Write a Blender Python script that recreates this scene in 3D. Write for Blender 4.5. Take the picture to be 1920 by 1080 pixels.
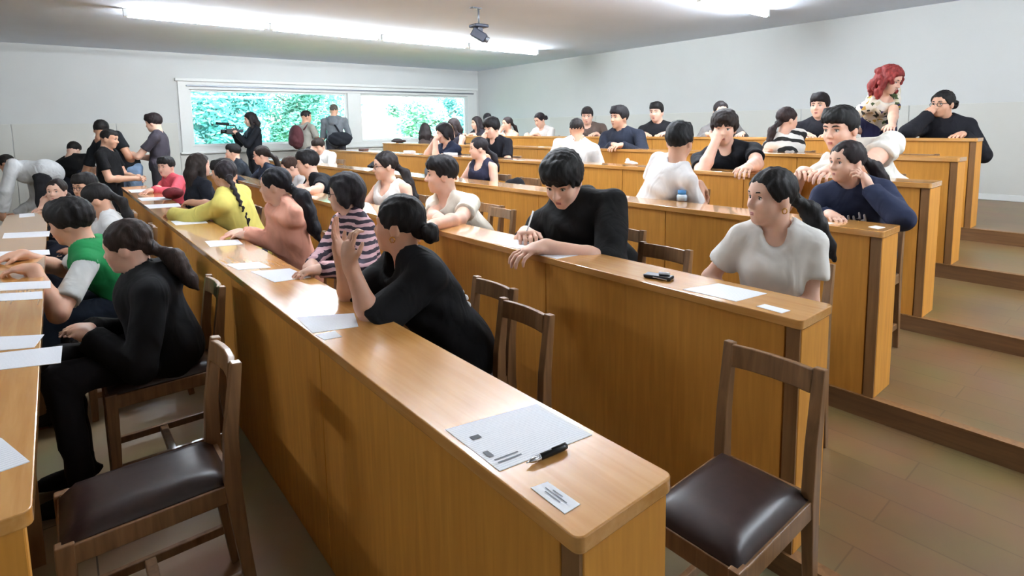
import bpy, bmesh, math, random
import numpy as np
from mathutils import Vector, Matrix
random.seed(7)
sc = bpy.context.scene
for o in list(bpy.data.objects): bpy.data.objects.remove(o)
C = sc.collection

# ------------------------------------------------------------------ camera
SC = .88
FPX, CY = 1041.47, 350.47
YAW, PITCH, ROLL = .6879, -.1088, -.0166
CAMH = 1.5336*SC
def _cam():
    c, s = math.cos(YAW), math.sin(YAW)
    fw = Vector((s*math.cos(PITCH), c*math.cos(PITCH), math.sin(PITCH)))
    r = Vector((c, -s, 0)); u = r.cross(fw)
    a, b = math.cos(ROLL), math.sin(ROLL)
    return a*r + b*u, -b*r + a*u, fw
CR, CU, CF = _cam()
CAM = Vector((0, 0, CAMH))
cd = bpy.data.cameras.new('camera'); cam = bpy.data.objects.new('camera', cd); C.objects.link(cam)
cd.sensor_fit = 'HORIZONTAL'; cd.sensor_width = 36; cd.lens = FPX/1920*36
cd.shift_y = -(540-CY)/1920; cd.clip_start = .05; cd.clip_end = 300
cam.matrix_world = Matrix(((CR.x, CU.x, -CF.x, 0), (CR.y, CU.y, -CF.y, 0), (CR.z, CU.z, -CF.z, CAMH), (0, 0, 0, 1)))
sc.camera = cam
def ray(u, v): return CF + CR*((u-960)/FPX) - CU*((v-CY)/FPX)
def on_z(u, v, z):
    d = ray(u, v); return CAM + d*((z-CAMH)/d.z)
def on_x(u, v, x):
    d = ray(u, v); return CAM + d*(x/d.x)
def at_depth(u, v, dep): return CAM + ray(u, v)*dep

# ------------------------------------------------------------------ world, exposure
w = bpy.data.worlds.new('sky'); sc.world = w; w.use_nodes = True
nt = w.node_tree; nt.nodes.clear()
wo = nt.nodes.new('ShaderNodeOutputWorld'); bg = nt.nodes.new('ShaderNodeBackground'); sk = nt.nodes.new('ShaderNodeTexSky')
sk.sky_type = 'NISHITA'; sk.sun_disc = False; sk.sun_elevation = math.radians(50); sk.sun_rotation = math.radians(200)
sk.air_density = 1.2; sk.dust_density = 2.5; sk.ozone_density = 1.5
nt.links.new(sk.outputs[0], bg.inputs[0]); bg.inputs[1].default_value = 1.7
nt.links.new(bg.outputs[0], wo.inputs[0])
sc.view_settings.view_transform = 'Standard'; sc.view_settings.look = 'None'
sc.view_settings.exposure = 0.88; sc.view_settings.gamma = 1.0; sc.view_settings.use_curve_mapping = False
LAMP_E = 90.0

# ------------------------------------------------------------------ materials
def srgb(r, g, b):
    f = lambda c: (c/255/12.92 if c/255 <= .04045 else ((c/255+.055)/1.055)**2.4)
    return (f(r), f(g), f(b), 1)
MATS = {}
def base_mat(name):
    m = bpy.data.materials.new(name); m.use_nodes = True
    n = m.node_tree.nodes; b = n['Principled BSDF']
    return m, m.node_tree, b
def noise_color(t, b, c1, c2, scale=(1, 1, 1), ns=5., detail=4, bump=0., bd=.01, lo=.35, hi=.65):
    N = t.nodes; L = t.links
    tc = N.new('ShaderNodeTexCoord'); mp = N.new('ShaderNodeMapping'); mp.inputs['Scale'].default_value = scale
    no = N.new('ShaderNodeTexNoise'); no.inputs['Scale'].default_value = ns; no.inputs['Detail'].default_value = detail
    cr = N.new('ShaderNodeValToRGB'); cr.color_ramp.elements[0].color = c1; cr.color_ramp.elements[1].color = c2
    cr.color_ramp.elements[0].position = lo; cr.color_ramp.elements[1].position = hi
    L.new(tc.outputs['Object'], mp.inputs[0]); L.new(mp.outputs[0], no.inputs[0]); L.new(no.outputs[0], cr.inputs[0])
    L.new(cr.outputs[0], b.inputs['Base Color'])
    if bump:
        bp = N.new('ShaderNodeBump'); bp.inputs['Strength'].default_value = bump; bp.inputs['Distance'].default_value = bd
        L.new(no.outputs[0], bp.inputs['Height']); L.new(bp.outputs[0], b.inputs['Normal'])
    return tc, mp, no, cr
def simple(name, rgb, rough=.6, var=.12, scale=(1, 1, 1), ns=8., bump=.05, metal=0, bd=.01, coat=0, spec=.5):
    if name in MATS: return MATS[name]
    m, t, b = base_mat(name); c = srgb(*rgb)
    c1 = tuple(x*(1-var) for x in c[:3])+(1,); c2 = tuple(min(1, x*(1+var)) for x in c[:3])+(1,)
    noise_color(t, b, c1, c2, scale, ns, bump=bump, bd=bd)
    b.inputs['Roughness'].default_value = rough; b.inputs['Metallic'].default_value = metal
    b.inputs['Coat Weight'].default_value = coat; b.inputs['Coat Roughness'].default_value = .12
    b.inputs['Specular IOR Level'].default_value = spec
    MATS[name] = m; return m
def wood(name, rgb1, rgb2, axis, rough=.35, coat=0., ns=6.):
    sca = [9, 9, 9]; sca[axis] = .6
    m, t, b = base_mat(name)
    tc, mp, no, cr = noise_color(t, b, srgb(*rgb1), srgb(*rgb2), sca, ns, 6, bump=.04, bd=.003, lo=.3, hi=.7)
    no.inputs['Distortion'].default_value = .6
    b.inputs['Roughness'].default_value = rough; b.inputs['Coat Weight'].default_value = coat; b.inputs['Coat Roughness'].default_value = .07
    MATS[name] = m; return m
wood('oak_top', (198, 138, 68), (214, 158, 88), 1, .26, 1.0)
wood('oak_panel', (192, 130, 46), (210, 146, 56), 2, .6, 0)
wood('oak_edge', (116, 80, 44), (138, 98, 56), 2, .5, .05)
wood('chair_wood', (112, 80, 50), (142, 104, 68), 2, .4, .15)
wood('riser_wood', (104, 72, 44), (126, 90, 56), 1, .5)
simple('leather', (46, 30, 28), .38, .15, ns=40, bump=.12, bd=.002)
simple('wall_white', (206, 208, 207), .85, .012, ns=2, bump=.02)
simple('wall_panel', (206, 206, 200), .7, .015, ns=2, bump=.02)
simple('ceiling_paint', (222, 230, 243), .9, .015, ns=1.5, bump=.02)
simple('trim_white', (226, 228, 226), .5, .01)
simple('metal_grey', (120, 124, 132), .4, .05, metal=.6)
simple('plastic_dark', (52, 56, 72), .45, .08)
simple('black_plastic', (18, 18, 20), .4, .08)
simple('chrome', (200, 200, 205), .2, .02, metal=1)
simple('gold', (214, 160, 70), .25, .05, metal=1)
def floor_mat(name, c1, c2, c3, bw, bh, rough, rot=0.):
    m, t, b = base_mat(name); N = t.nodes; L = t.links
    tc = N.new('ShaderNodeTexCoord'); mp = N.new('ShaderNodeMapping'); mp.inputs['Rotation'].default_value = (0, 0, rot)
    br = N.new('ShaderNodeTexBrick'); br.inputs['Color1'].default_value = srgb(*c1); br.inputs['Color2'].default_value = srgb(*c2)
    br.inputs['Mortar'].default_value = srgb(*c3); br.inputs['Scale'].default_value = 1; br.inputs['Mortar Size'].default_value = .0025
    br.inputs['Brick Width'].default_value = bw; br.inputs['Row Height'].default_value = bh
    no = N.new('ShaderNodeTexNoise'); no.inputs['Scale'].default_value = 3; no.inputs['Detail'].default_value = 8
    mx = N.new('ShaderNodeMix'); mx.data_type = 'RGBA'; mx.blend_type = 'OVERLAY'; mx.inputs[0].default_value = .35
    L.new(tc.outputs['Object'], mp.inputs[0]); L.new(mp.outputs[0], br.inputs[0]); L.new(tc.outputs['Object'], no.inputs[0])
    L.new(br.outputs[0], mx.inputs[6]); L.new(no.outputs[1], mx.inputs[7]); L.new(mx.outputs[2], b.inputs['Base Color'])
    b.inputs['Roughness'].default_value = rough; MATS[name] = m; return m
floor_mat('floor_lino', (146, 128, 98), (152, 134, 104), (80, 70, 54), 2.4, 1.2, .4, math.pi/2)
floor_mat('floor_board', (112, 86, 54), (118, 92, 58), (100, 76, 48), 1.1, .16, .38, math.pi/2)
def paper_mat(name, lines=True):
    m, t, b = base_mat(name); N = t.nodes; L = t.links
    b.inputs['Roughness'].default_value = .6; b.inputs['Base Color'].default_value = srgb(236, 238, 244)
    if lines:
        tc = N.new('ShaderNodeTexCoord'); wv = N.new('ShaderNodeTexWave'); wv.bands_direction = 'Y'; wv.inputs['Scale'].default_value = 9
        no = N.new('ShaderNodeTexNoise'); no.inputs['Scale'].default_value = 60; no.inputs['Detail'].default_value = 2
        mu = N.new('ShaderNodeMath'); mu.operation = 'MULTIPLY'
        cr = N.new('ShaderNodeValToRGB'); cr.color_ramp.elements[0].position = .22; cr.color_ramp.elements[1].position = .46
        cr.color_ramp.elements[0].color = srgb(238, 240, 246); cr.color_ramp.elements[1].color = srgb(216, 219, 227)
        L.new(tc.outputs['UV'], wv.inputs[0]); L.new(tc.outputs['UV'], no.inputs[0])
        L.new(wv.outputs[1], mu.inputs[0]); L.new(no.outputs[0], mu.inputs[1]); L.new(mu.outputs[0], cr.inputs[0]); L.new(cr.outputs[0], b.inputs['Base Color'])
    MATS[name] = m; return m
paper_mat('paper_print'); paper_mat('paper_blank', False)
def emit(name, rgb, e):
    m, t, b = base_mat(name); b.inputs['Base Color'].default_value = srgb(255, 255, 255)
    b.inputs['Emission Color'].default_value = srgb(*rgb); b.inputs['Emission Strength'].default_value = e
    MATS[name] = m; return m
emit('tube_glow', (240, 248, 255), LAMP_E)
def glass(name):
    m = bpy.data.materials.new(name); m.use_nodes = True; t = m.node_tree; t.nodes.clear()
    o = t.nodes.new('ShaderNodeOutputMaterial'); mx = t.nodes.new('ShaderNodeMixShader'); tr = t.nodes.new('ShaderNodeBsdfTransparent')
    gl = t.nodes.new('ShaderNodeBsdfGlossy'); fr = t.nodes.new('ShaderNodeFresnel'); gl.inputs['Roughness'].default_value = .02
    tr.inputs[0].default_value = (.86, .95, .95, 1)
    t.links.new(fr.outputs[0], mx.inputs[0]); t.links.new(tr.outputs[0], mx.inputs[1]); t.links.new(gl.outputs[0], mx.inputs[2]); t.links.new(mx.outputs[0], o.inputs[0])
    MATS[name] = m; return m
glass('window_glass')
def skin(rgb):
    n = 'skin_%d_%d_%d' % rgb
    if n in MATS: return MATS[n]
    m = simple(n, rgb, .5, .06, ns=14, bump=.03)
    b = m.node_tree.nodes['Principled BSDF']; b.inputs['Subsurface Weight'].default_value = .12
    b.inputs['Subsurface Radius'].default_value = (.012, .005, .003); b.inputs['Subsurface Scale'].default_value = 1
    return m
def hairm(rgb):
    n = 'hair_%d_%d_%d' % rgb
    return simple(n, rgb, .62, .35, (60, 60, 12), 1.2, .5, bd=.006, spec=.25)
def cloth(rgb, rough=.85):
    n = 'cloth_%d_%d_%d' % rgb
    if n in MATS: return MATS[n]
    m = simple(n, rgb, rough, .06, (1, 1, .55), 11, .55, bd=.022, spec=.2)
    for nd in m.node_tree.nodes:
        if nd.type == 'TEX_NOISE': nd.inputs['Distortion'].default_value = 1.2; nd.inputs['Detail'].default_value = 1.5
    return m
def stripe_mat(name, c1, c2, sc_, direction='Z', dist=3., thr=.5):
    m, t, b = base_mat(name); N = t.nodes; L = t.links
    tc = N.new('ShaderNodeTexCoord'); wv = N.new('ShaderNodeTexWave'); wv.bands_direction = direction
    wv.inputs['Scale'].default_value = sc_; wv.inputs['Distortion'].default_value = dist; wv.inputs['Detail Scale'].default_value = 1.5
    cr = N.new('ShaderNodeValToRGB'); cr.color_ramp.interpolation = 'CONSTANT'
    cr.color_ramp.elements[0].color = srgb(*c1); cr.color_ramp.elements[1].color = srgb(*c2); cr.color_ramp.elements[1].position = thr
    L.new(tc.outputs['Object'], wv.inputs[0]); L.new(wv.outputs[1], cr.inputs[0]); L.new(cr.outputs[0], b.inputs['Base Color'])
    b.inputs['Roughness'].default_value = .85; MATS[name] = m; return m
stripe_mat('striped_knit', (214, 172, 178), (42, 30, 46), 11, 'Z', 2.5, .45)
stripe_mat('zebra_knit', (226, 224, 220), (24, 24, 26), 4.5, 'DIAGONAL', 4, .68)
def flower_mat(name):
    m, t, b = base_mat(name); N = t.nodes; L = t.links
    tc = N.new('ShaderNodeTexCoord'); vo = N.new('ShaderNodeTexVoronoi'); vo.inputs['Scale'].default_value = 30
    cr = N.new('ShaderNodeValToRGB'); cr.color_ramp.interpolation = 'CONSTANT'; e = cr.color_ramp.elements
    e[0].color = srgb(222, 214, 200); e[1].position = .45; e[1].color = srgb(40, 44, 40)
    for po, co in ((.52, (206, 196, 170)), (.64, (70, 84, 50)), (.74, (214, 208, 200)), (.86, (40, 40, 92)), (.93, (190, 150, 70))):
        x = e.new(po); x.color = srgb(*co)
    sp = N.new('ShaderNodeSeparateColor')
    L.new(tc.outputs['Object'], vo.inputs[0]); L.new(vo.outputs['Color'], sp.inputs[0]); L.new(sp.outputs[0], cr.inputs[0]); L.new(cr.outputs[0], b.inputs['Base Color'])
    b.inputs['Roughness'].default_value = .8; MATS[name] = m; return m
flower_mat('floral_print')
def leaf_mat(name, rgb):
    m = simple(name, rgb, .6, .35, ns=1.5, bump=0)
    b = m.node_tree.nodes['Principled BSDF']; b.inputs['Subsurface Weight'].default_value = 0
    return m
leaf_mat('leaf_a', (112, 176, 154)); leaf_mat('leaf_b', (150, 200, 170)); leaf_mat('leaf_c', (98, 172, 164))
simple('bark', (96, 84, 70), .9, .3); simple('grass', (110, 150, 84), .9, .2, ns=1)

# ------------------------------------------------------------------ mesh helpers
def link(name, me, mat=None, parent=None):
    o = bpy.data.objects.new(name, me); C.objects.link(o)
    if mat is not None: me.materials.append(MATS[mat] if isinstance(mat, str) else mat)
    if parent is not None: o.parent = parent
    return o
def tag(o, label=None, cat=None, group=None, kind=None):
    if label: o['label'] = label
    if cat: o['category'] = cat
    if group: o['group'] = group
    if kind: o['kind'] = kind
    return o
def empty(name, loc=(0, 0, 0), rz=0):
    o = bpy.data.objects.new(name, None); C.objects.link(o); o.location = loc; o.rotation_euler = (0, 0, rz); o.empty_display_size = .1
    return o
def bm_box(bm, x0, x1, y0, y1, z0, z1):
    v = [bm.verts.new(p) for p in ((x0, y0, z0), (x1, y0, z0), (x1, y1, z0), (x0, y1, z0), (x0, y0, z1), (x1, y0, z1), (x1, y1, z1), (x0, y1, z1))]
    for f in ((3, 2, 1, 0), (4, 5, 6, 7), (0, 1, 5, 4), (1, 2, 6, 5), (2, 3, 7, 6), (3, 0, 4, 7)): bm.faces.new([v[i] for i in f])
    return v
def fin(bm, name, bevel=0., seg=2, smooth=False):
    if bevel: bmesh.ops.bevel(bm, geom=bm.edges[:], offset=bevel, segments=seg, affect='EDGES', profile=.5)
    bmesh.ops.recalc_face_normals(bm, faces=bm.faces[:])
    me = bpy.data.meshes.new(name); bm.to_mesh(me); bm.free()
    if smooth: me.polygons.foreach_set('use_smooth', [True]*len(me.polygons))
    return me
def boxes(name, bs, mat, parent=None, bevel=0., seg=2):
    bm = bmesh.new()
    for b in bs: bm_box(bm, *b)
    return link(name, fin(bm, name, bevel, seg), mat, parent)
def sweep(bm, pts, w, d, up=Vector((0, 1, 0))):
    """square bar along pts: width w along up axis, depth d across"""
    pts = [Vector(p) for p in pts]; rings = []
    for i, p in enumerate(pts):
        t = (pts[min(i+1, len(pts)-1)] - pts[max(i-1, 0)]).normalized()
        u = (up - t*up.dot(t)).normalized(); s = t.cross(u)
        ww = w[i] if isinstance(w, (list, tuple)) else w; dd = d[i] if isinstance(d, (list, tuple)) else d
        rings.append([bm.verts.new(p + u*a*ww/2 + s*b*dd/2) for a, b in ((-1, -1), (1, -1), (1, 1), (-1, 1))])
    for a, b in zip(rings, rings[1:]):
        for i in range(4): bm.faces.new((a[i], a[(i+1) % 4], b[(i+1) % 4], b[i]))
    bm.faces.new(rings[0][::-1]); bm.faces.new(rings[-1])
def tube(bm, pts, r, n=10):
    pts = [Vector(p) for p in pts]; rings = []
    for i, p in enumerate(pts):
        t = (pts[min(i+1, len(pts)-1)] - pts[max(i-1, 0)]).normalized()
        u = t.orthogonal().normalized() if i == 0 else (u - t*u.dot(t)).normalized()
        s = t.cross(u); rr = r[i] if isinstance(r, (list, tuple)) else r
        rings.append([bm.verts.new(p + u*math.cos(2*math.pi*k/n)*rr + s*math.sin(2*math.pi*k/n)*rr) for k in range(n)])
    for a, b in zip(rings, rings[1:]):
        for i in range(n): bm.faces.new((a[i], a[(i+1) % n], b[(i+1) % n], b[i]))
    bm.faces.new(rings[0][::-1]); bm.faces.new(rings[-1])
def tubes(name, lst, mat, parent=None, n=10):
    bm = bmesh.new()
    for pts, r in lst: tube(bm, pts, r, n)
    return link(name, fin(bm, name, smooth=True), mat, parent)
def copy_tree(o, parent=None):
    c = o.copy(); C.objects.link(c); c.parent = parent
    for ch in o.children: copy_tree(ch, c)
    return c

# ------------------------------------------------------------------ room
RA = {1: .631*SC, 2: 1.798*SC, 3: 2.966*SC, 4: 4.137*SC, 5: 5.34*SC, 6: 6.557*SC}      # front edge of each row
RE = {1: .599*SC, 2: .742*SC, 3: .878*SC, 4: .985*SC, 5: 1.107*SC, 6: 1.235*SC}          # near end of each row
RZ = {1: .748, 2: .796, 3: .8936, 4: 1.0054, 5: 1.0874, 6: 1.1912}                       # desk top height
RT = {0: 0, 1: 0, 2: .0757, 3: .168, 4: .2536, 5: .349, 6: .450}                         # tier floor
RF = {1: 7.5, 2: 9.3, 3: 9.3, 4: 9.42, 5: 9.45, 6: 9.55}                                 # far end of each row
RD = {1: .224, 2: .205, 3: .21, 4: .21, 5: .21, 6: .21}
RA[0], RE[0], RZ[0], RF[0], RD[0] = -.30, 1.148, .748, 5.6, .226
W, Y, ZC = 7.97, 10.92, 2.669
X0, Y0 = -4.2, -3.2
def struct(o): o['kind'] = 'structure'; return o
struct(boxes('floor', [(X0, RA[2], Y0, Y, -.1, 0)], 'floor_lino'))
xs = [RA[k] for k in (2, 3, 4, 5, 6)] + [W]
for i, k in enumerate((2, 3, 4, 5, 6)):
    f = struct(boxes('floor', [(xs[i], xs[i+1], Y0, Y, -.1, RT[k])], 'floor_board'))
    zb = RT[k-1] if k > 2 else 0
    boxes('riser_board', [(xs[i]-.012, xs[i]+.001, Y0, Y, zb, RT[k]-.002)], 'riser_wood', f)
    boxes('step_nosing', [(xs[i]-.014, xs[i]+.03, Y0, Y, RT[k]-.002, RT[k]+.003)], 'oak_edge', f)
struct(boxes('ceiling', [(X0, W, Y0, Y, ZC, ZC+.1)], 'ceiling_paint'))
# window opening in far wall
WX0, WX1, WZ0, WZ1 = 1.70, 7.90, 1.0, 2.20
struct(boxes('wall_back', [(X0, WX0, Y, Y+.25, -.1, ZC+.1), (WX1, W+.2, Y, Y+.25, -.1, ZC+.1), (WX0, WX1, Y, Y+.25, -.1, WZ0), (WX0, WX1, Y, Y+.25, WZ1, ZC+.1)], 'wall_white'))
wr = struct(boxes('wall_right', [(W, W+.2, Y0, Y, -.1, ZC+.1)], 'wall_white'))
struct(boxes('wall_left', [(X0-.2, X0, Y0, Y, -.1, ZC+.1)], 'wall_white'))
struct(boxes('wall_front', [(X0, W, Y0-.2, Y0, -.1, ZC+.1)], 'wall_white'))
DADO = 1.50
wb = bpy.data.objects['wall_back']
x = X0
while x < WX0-.05:
    x1 = min(x+1.25, WX0-.04)
    boxes('wall_panel', [(x+.004, x1-.004, Y-.012, Y, .0, DADO)], 'wall_panel', wb, .003, 1); x = x1
x = WX0-.04
while x < W-.05:
    x1 = min(x+1.25, W-.014); zf = max([RT[k] for k in (2, 3, 4, 5, 6) if RA[k] < x1-.3] + [0])
    boxes('wall_panel', [(x+.004, x1-.004, Y-.012, Y, zf, WZ0-.06)], 'wall_panel', wb, .003, 1); x = x1
y = Y-.014
while y > Y0+.05:
    y1 = max(y-1.25, Y0)
    boxes('wall_panel', [(W-.012, W, y1+.004, y-.004, RT[6]+.07, DADO+.02)], 'wall_panel', wr, .003, 1); y = y1
struct(boxes('baseboard_right', [(W-.022, W-.0, Y0, Y-.02, RT[6], RT[6]+.07)], 'trim_white', None, .004, 1))
# window
wn = tag(empty('window_1', (0, 0, 0)), kind='structure')
GX = [(1.86, 4.69), (4.96, 7.64)]; GZ0, GZ1 = 1.09, 2.07
boxes('window_frame', [(WX0, GX[0][0], Y-.03, Y+.16, WZ0, WZ1), (GX[1][1], WX1, Y-.03, Y+.16, WZ0, WZ1), (GX[0][1], GX[1][0], Y-.01, Y+.16, GZ0, GZ1),
                       (GX[0][0], GX[1][1], Y-.03, Y+.16, WZ0, GZ0), (GX[0][0], GX[1][1], Y-.03, Y+.16, GZ1, WZ1)], 'trim_white', wn)
for gx in GX:
    p = boxes('pane', [(gx[0]+.03, gx[1]-.03, Y+.06, Y+.066, GZ0+.03, GZ1-.03)], 'window_glass', wn)
    boxes('sash', [(gx[0], gx[0]+.04, Y+.04, Y+.1, GZ0, GZ1), (gx[1]-.04, gx[1], Y+.04, Y+.1, GZ0, GZ1), (gx[0]+.04, gx[1]-.04, Y+.04, Y+.1, GZ0, GZ0+.04), (gx[0]+.04, gx[1]-.04, Y+.04, Y+.1, GZ1-.04, GZ1)], 'trim_white', wn, .004, 1)
boxes('blind_cassette', [(WX0-.04, WX1, Y-.09, Y-.01, WZ1, WZ1+.05)], 'trim_white', wn, .008)
boxes('blind_rail', [(WX0+.12, WX1-.1, Y-.06, Y-.03, GZ1+.045, GZ1+.07)], 'metal_grey', wn, .004)
boxes('sill', [(WX0-.03, WX1, Y-.07, Y+.02, WZ0-.035, WZ0)], 'trim_white', wn, .006)

# ------------------------------------------------------------------ outside
struct(boxes('ground', [(-60, 80, Y+.3, 120, -1.2, -1.0)], 'grass'))
def tree(label, x, y, h, r, mat, n, seed):
    rnd = random.Random(seed); t = tag(empty('tree', (x, y, -1)), label, 'tree', 'trees outside the window')
    bm = bmesh.new(); tube(bm, [(0, 0, 0), (.1, 0, h*.4), (.05, .1, h*.8)], [.22, .16, .05], 8)
    for a in range(6):
        an = a*1.05+rnd.random(); tube(bm, [(.05, .05, h*(.3+.07*a)), (math.cos(an)*r*.7, math.sin(an)*r*.7, h*(.45+.07*a))], [.07, .02], 6)
    link('trunk', fin(bm, 'trunk', smooth=True), 'bark', t)
    vs, fs = [], []
    cl = [(Vector((rnd.gauss(0, r*.5), rnd.gauss(0, r*.5), h*(.18+.8*rnd.random()))), r*(.25+.3*rnd.random())) for _ in range(26)]
    for i in range(n):
        c, cr_ = rnd.choice(cl); d = Vector((rnd.gauss(0, 1), rnd.gauss(0, 1), rnd.gauss(0, 1))).normalized()
        p = c + d*cr_*(rnd.random()**.4); a = Vector((rnd.gauss(0, 1), rnd.gauss(0, 1), rnd.gauss(0, .6))).normalized()
        b = a.orthogonal().normalized(); L = .06+.08*rnd.random(); k = len(vs)
        vs += [p-a*L, p+b*L*.45, p+a*L, p-b*L*.45]; fs.append((k, k+1, k+2, k+3))
    me = bpy.data.meshes.new('foliage'); me.from_pydata(vs, [], fs); me.update(); f = link('foliage', me, mat, t); f['kind'] = 'stuff'
tree('large dense blue-green tree filling the left window pane', 4.6, 23, 7.0, 2.2, 'leaf_c', 24000, 1)
tree('broad green tree behind the videographer at the left pane', 9.6, 27, 6.0, 2.2, 'leaf_a', 22000, 2)
tree('pale bright tree at the right edge of the left pane', 13.3, 22.5, 3.6, 1.2, 'leaf_b', 9000, 3)
tree('small round tree at the left of the right pane', 16.9, 27, 4.2, 1.5, 'leaf_c', 9000, 4)
tree('low blue-green tree in the middle of the right pane', 20.8, 25.5, 4.6, 1.5, 'leaf_c', 9000, 5)
tree('pale low shrub tree below the others in the right pane', 17.6, 20.0, 2.3, 1.3, 'leaf_b', 10000, 6)

# ------------------------------------------------------------------ lamps, projector
def lamp(x0, x1, y, label):
    t = tag(empty('ceiling_lamp', ((x0+x1)/2, y, ZC)), label, 'lamp', 'fluorescent ceiling lamps'); h = (x1-x0)/2
    boxes('housing', [(-h+.03, h-.03, -.016, .016, -.03, 0)], 'trim_white', t, .005, 1)
    tubes('tube', [([(-h+.06, 0, -.068), (h-.06, 0, -.068)], .022)], 'tube_glow', t, 12)
    for s in (-1, 1): boxes('end_cap', [(s*(h-.04)-.022, s*(h-.04)+.022, -.026, .026, -.085, -.0)], 'trim_white', t, .006)
nm = ['leftmost', 'second', 'third', 'farthest']
for i in range(4):
    lamp(.671+i*1.501, .671+(i+1)*1.501, 7.33, 'lit fluorescent tube lamp on ceiling, %s in the row above the window' % nm[i])
for i in range(4):
    lamp(.671+i*1.501, .671+(i+1)*1.501, 3.274, ('lit fluorescent tube lamp overhead out of frame, above the first desks', 'lit fluorescent tube lamp overhead out of frame, nearest the front', 'lit fluorescent tube lamp overhead out of frame, middle of its row', 'lit fluorescent tube lamp at the top right edge over the back rows')[i])
for i in (1, 2, 3):
    lamp(.671+i*1.501, .671+(i+1)*1.501, -.78, 'lit fluorescent tube lamp behind the photographer, %s' % ('', 'nearest the front', 'middle of its row', 'nearest the back wall')[i])
for i, wd_ in enumerate(('left of the desks',)):  # added tube out of view, brightens panels and faces turned to the front
    lamp(-.75, .75, 0, 'added out of view fill tube over the front of the room, %s' % wd_)
    o = bpy.context.scene.collection.objects[-1]
    while o.parent: o = o.parent
    o.location = (-2.3, 3.9, ZC); o.rotation_euler = (0, 0, math.pi/2)
pp = on_z(897, 15, ZC)
pr = tag(empty('projector', pp), 'small dark projector hanging from ceiling on a thin rod', 'projector')
boxes('ceiling_plate', [(-.10, .03, -.03, .03, -.012, 0)], 'metal_grey', pr, .004, 1)
tubes('rod', [([(0, 0, 0), (0, 0, -.18)], .011)], 'metal_grey', pr)
boxes('bracket', [(-.09, .09, -.075, .075, -.215, -.18)], 'plastic_dark', pr, .012)
boxes('bracket_neck', [(-.035, .035, -.03, .03, -.27, -.21)], 'plastic_dark', pr, .008)
bm = bmesh.new(); bm_box(bm, -.085, .085, -.05, .05, -.05, .05)
pb = link('projector_body', fin(bm, 'projector_body', .012), 'plastic_dark', pr); pb.location = (0, 0, -.295); pb.rotation_euler = (0, .55, -.75)
tubes('lens', [([(.08, 0, 0), (.12, 0, 0)], .036), ([(.115, 0, 0), (.123, 0, 0)], .026)], 'metal_grey', pb, 16)

# ------------------------------------------------------------------ desks
MOD = 1.2*SC
def desk(k, label):
    a, e, z, t, far, d = RA[k], RE[k], RZ[k], RT[k], RF[k], RD[k]
    o = tag(empty('desk', (a, e, t)), label, 'desk', 'long oak desks in rows')
    L = far-e; h = z-t; th = .028
    # worktop with rounded near corners
    bm = bmesh.new(); r = .016
    vs = bm_box(bm, -.012, d, -.006, L, h-th, h)
    ve = [ed for ed in bm.edges if abs(ed.verts[0].co.z-ed.verts[1].co.z) > .01 and ed.verts[0].co.y < 0]
    bmesh.ops.bevel(bm, geom=ve, offset=r, segments=5, affect='EDGES', profile=.5)
    link('worktop', fin(bm, 'worktop', .0025, 2), 'oak_top', o)
    n = max(1, round(L/MOD)); ys = [i*MOD for i in range(n)]+[L]
    ys[0] = .044
    for i in range(n): boxes('front_panel', [(0, .02, ys[i]+.002, ys[i+1]-.002, 0.001, h-th)], 'oak_panel', o, .0015, 1)
    boxes('joint_backing', [(.012, .03, .044, L-.03, .001, h-th)], 'oak_edge', o)
    boxes('end_panel', [(.004, d-.012, 0, .04, .001, h-th)], 'oak_panel', o, .002, 1)
    boxes('corner_post', [(-.003, .0045, .002, .04, .001, h-th-.001)], 'oak_edge', o)
    boxes('end_panel', [(.02, d-.012, L-.04, L, .001, h-th)], 'oak_panel', o, .002, 1)
    for i in range(1, n): boxes('divider', [(.03, d-.05, ys[i]-.012, ys[i]+.012, .001, h-th)], 'oak_edge', o)
desk(0, 'oak desk at the left edge of the photo, front row')
desk(1, 'nearest long oak desk with a pen and printed sheet at its rounded end')
desk(2, 'oak desk in the second row with keys lying on top')
desk(3, 'oak desk in front of the girl in the navy hoodie')
desk(4, 'oak desk the big white tee student leans on')
desk(5, 'oak desk one row below the topmost, behind the white tee backs')
desk(6, 'topmost oak desk along the white back wall')

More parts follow.
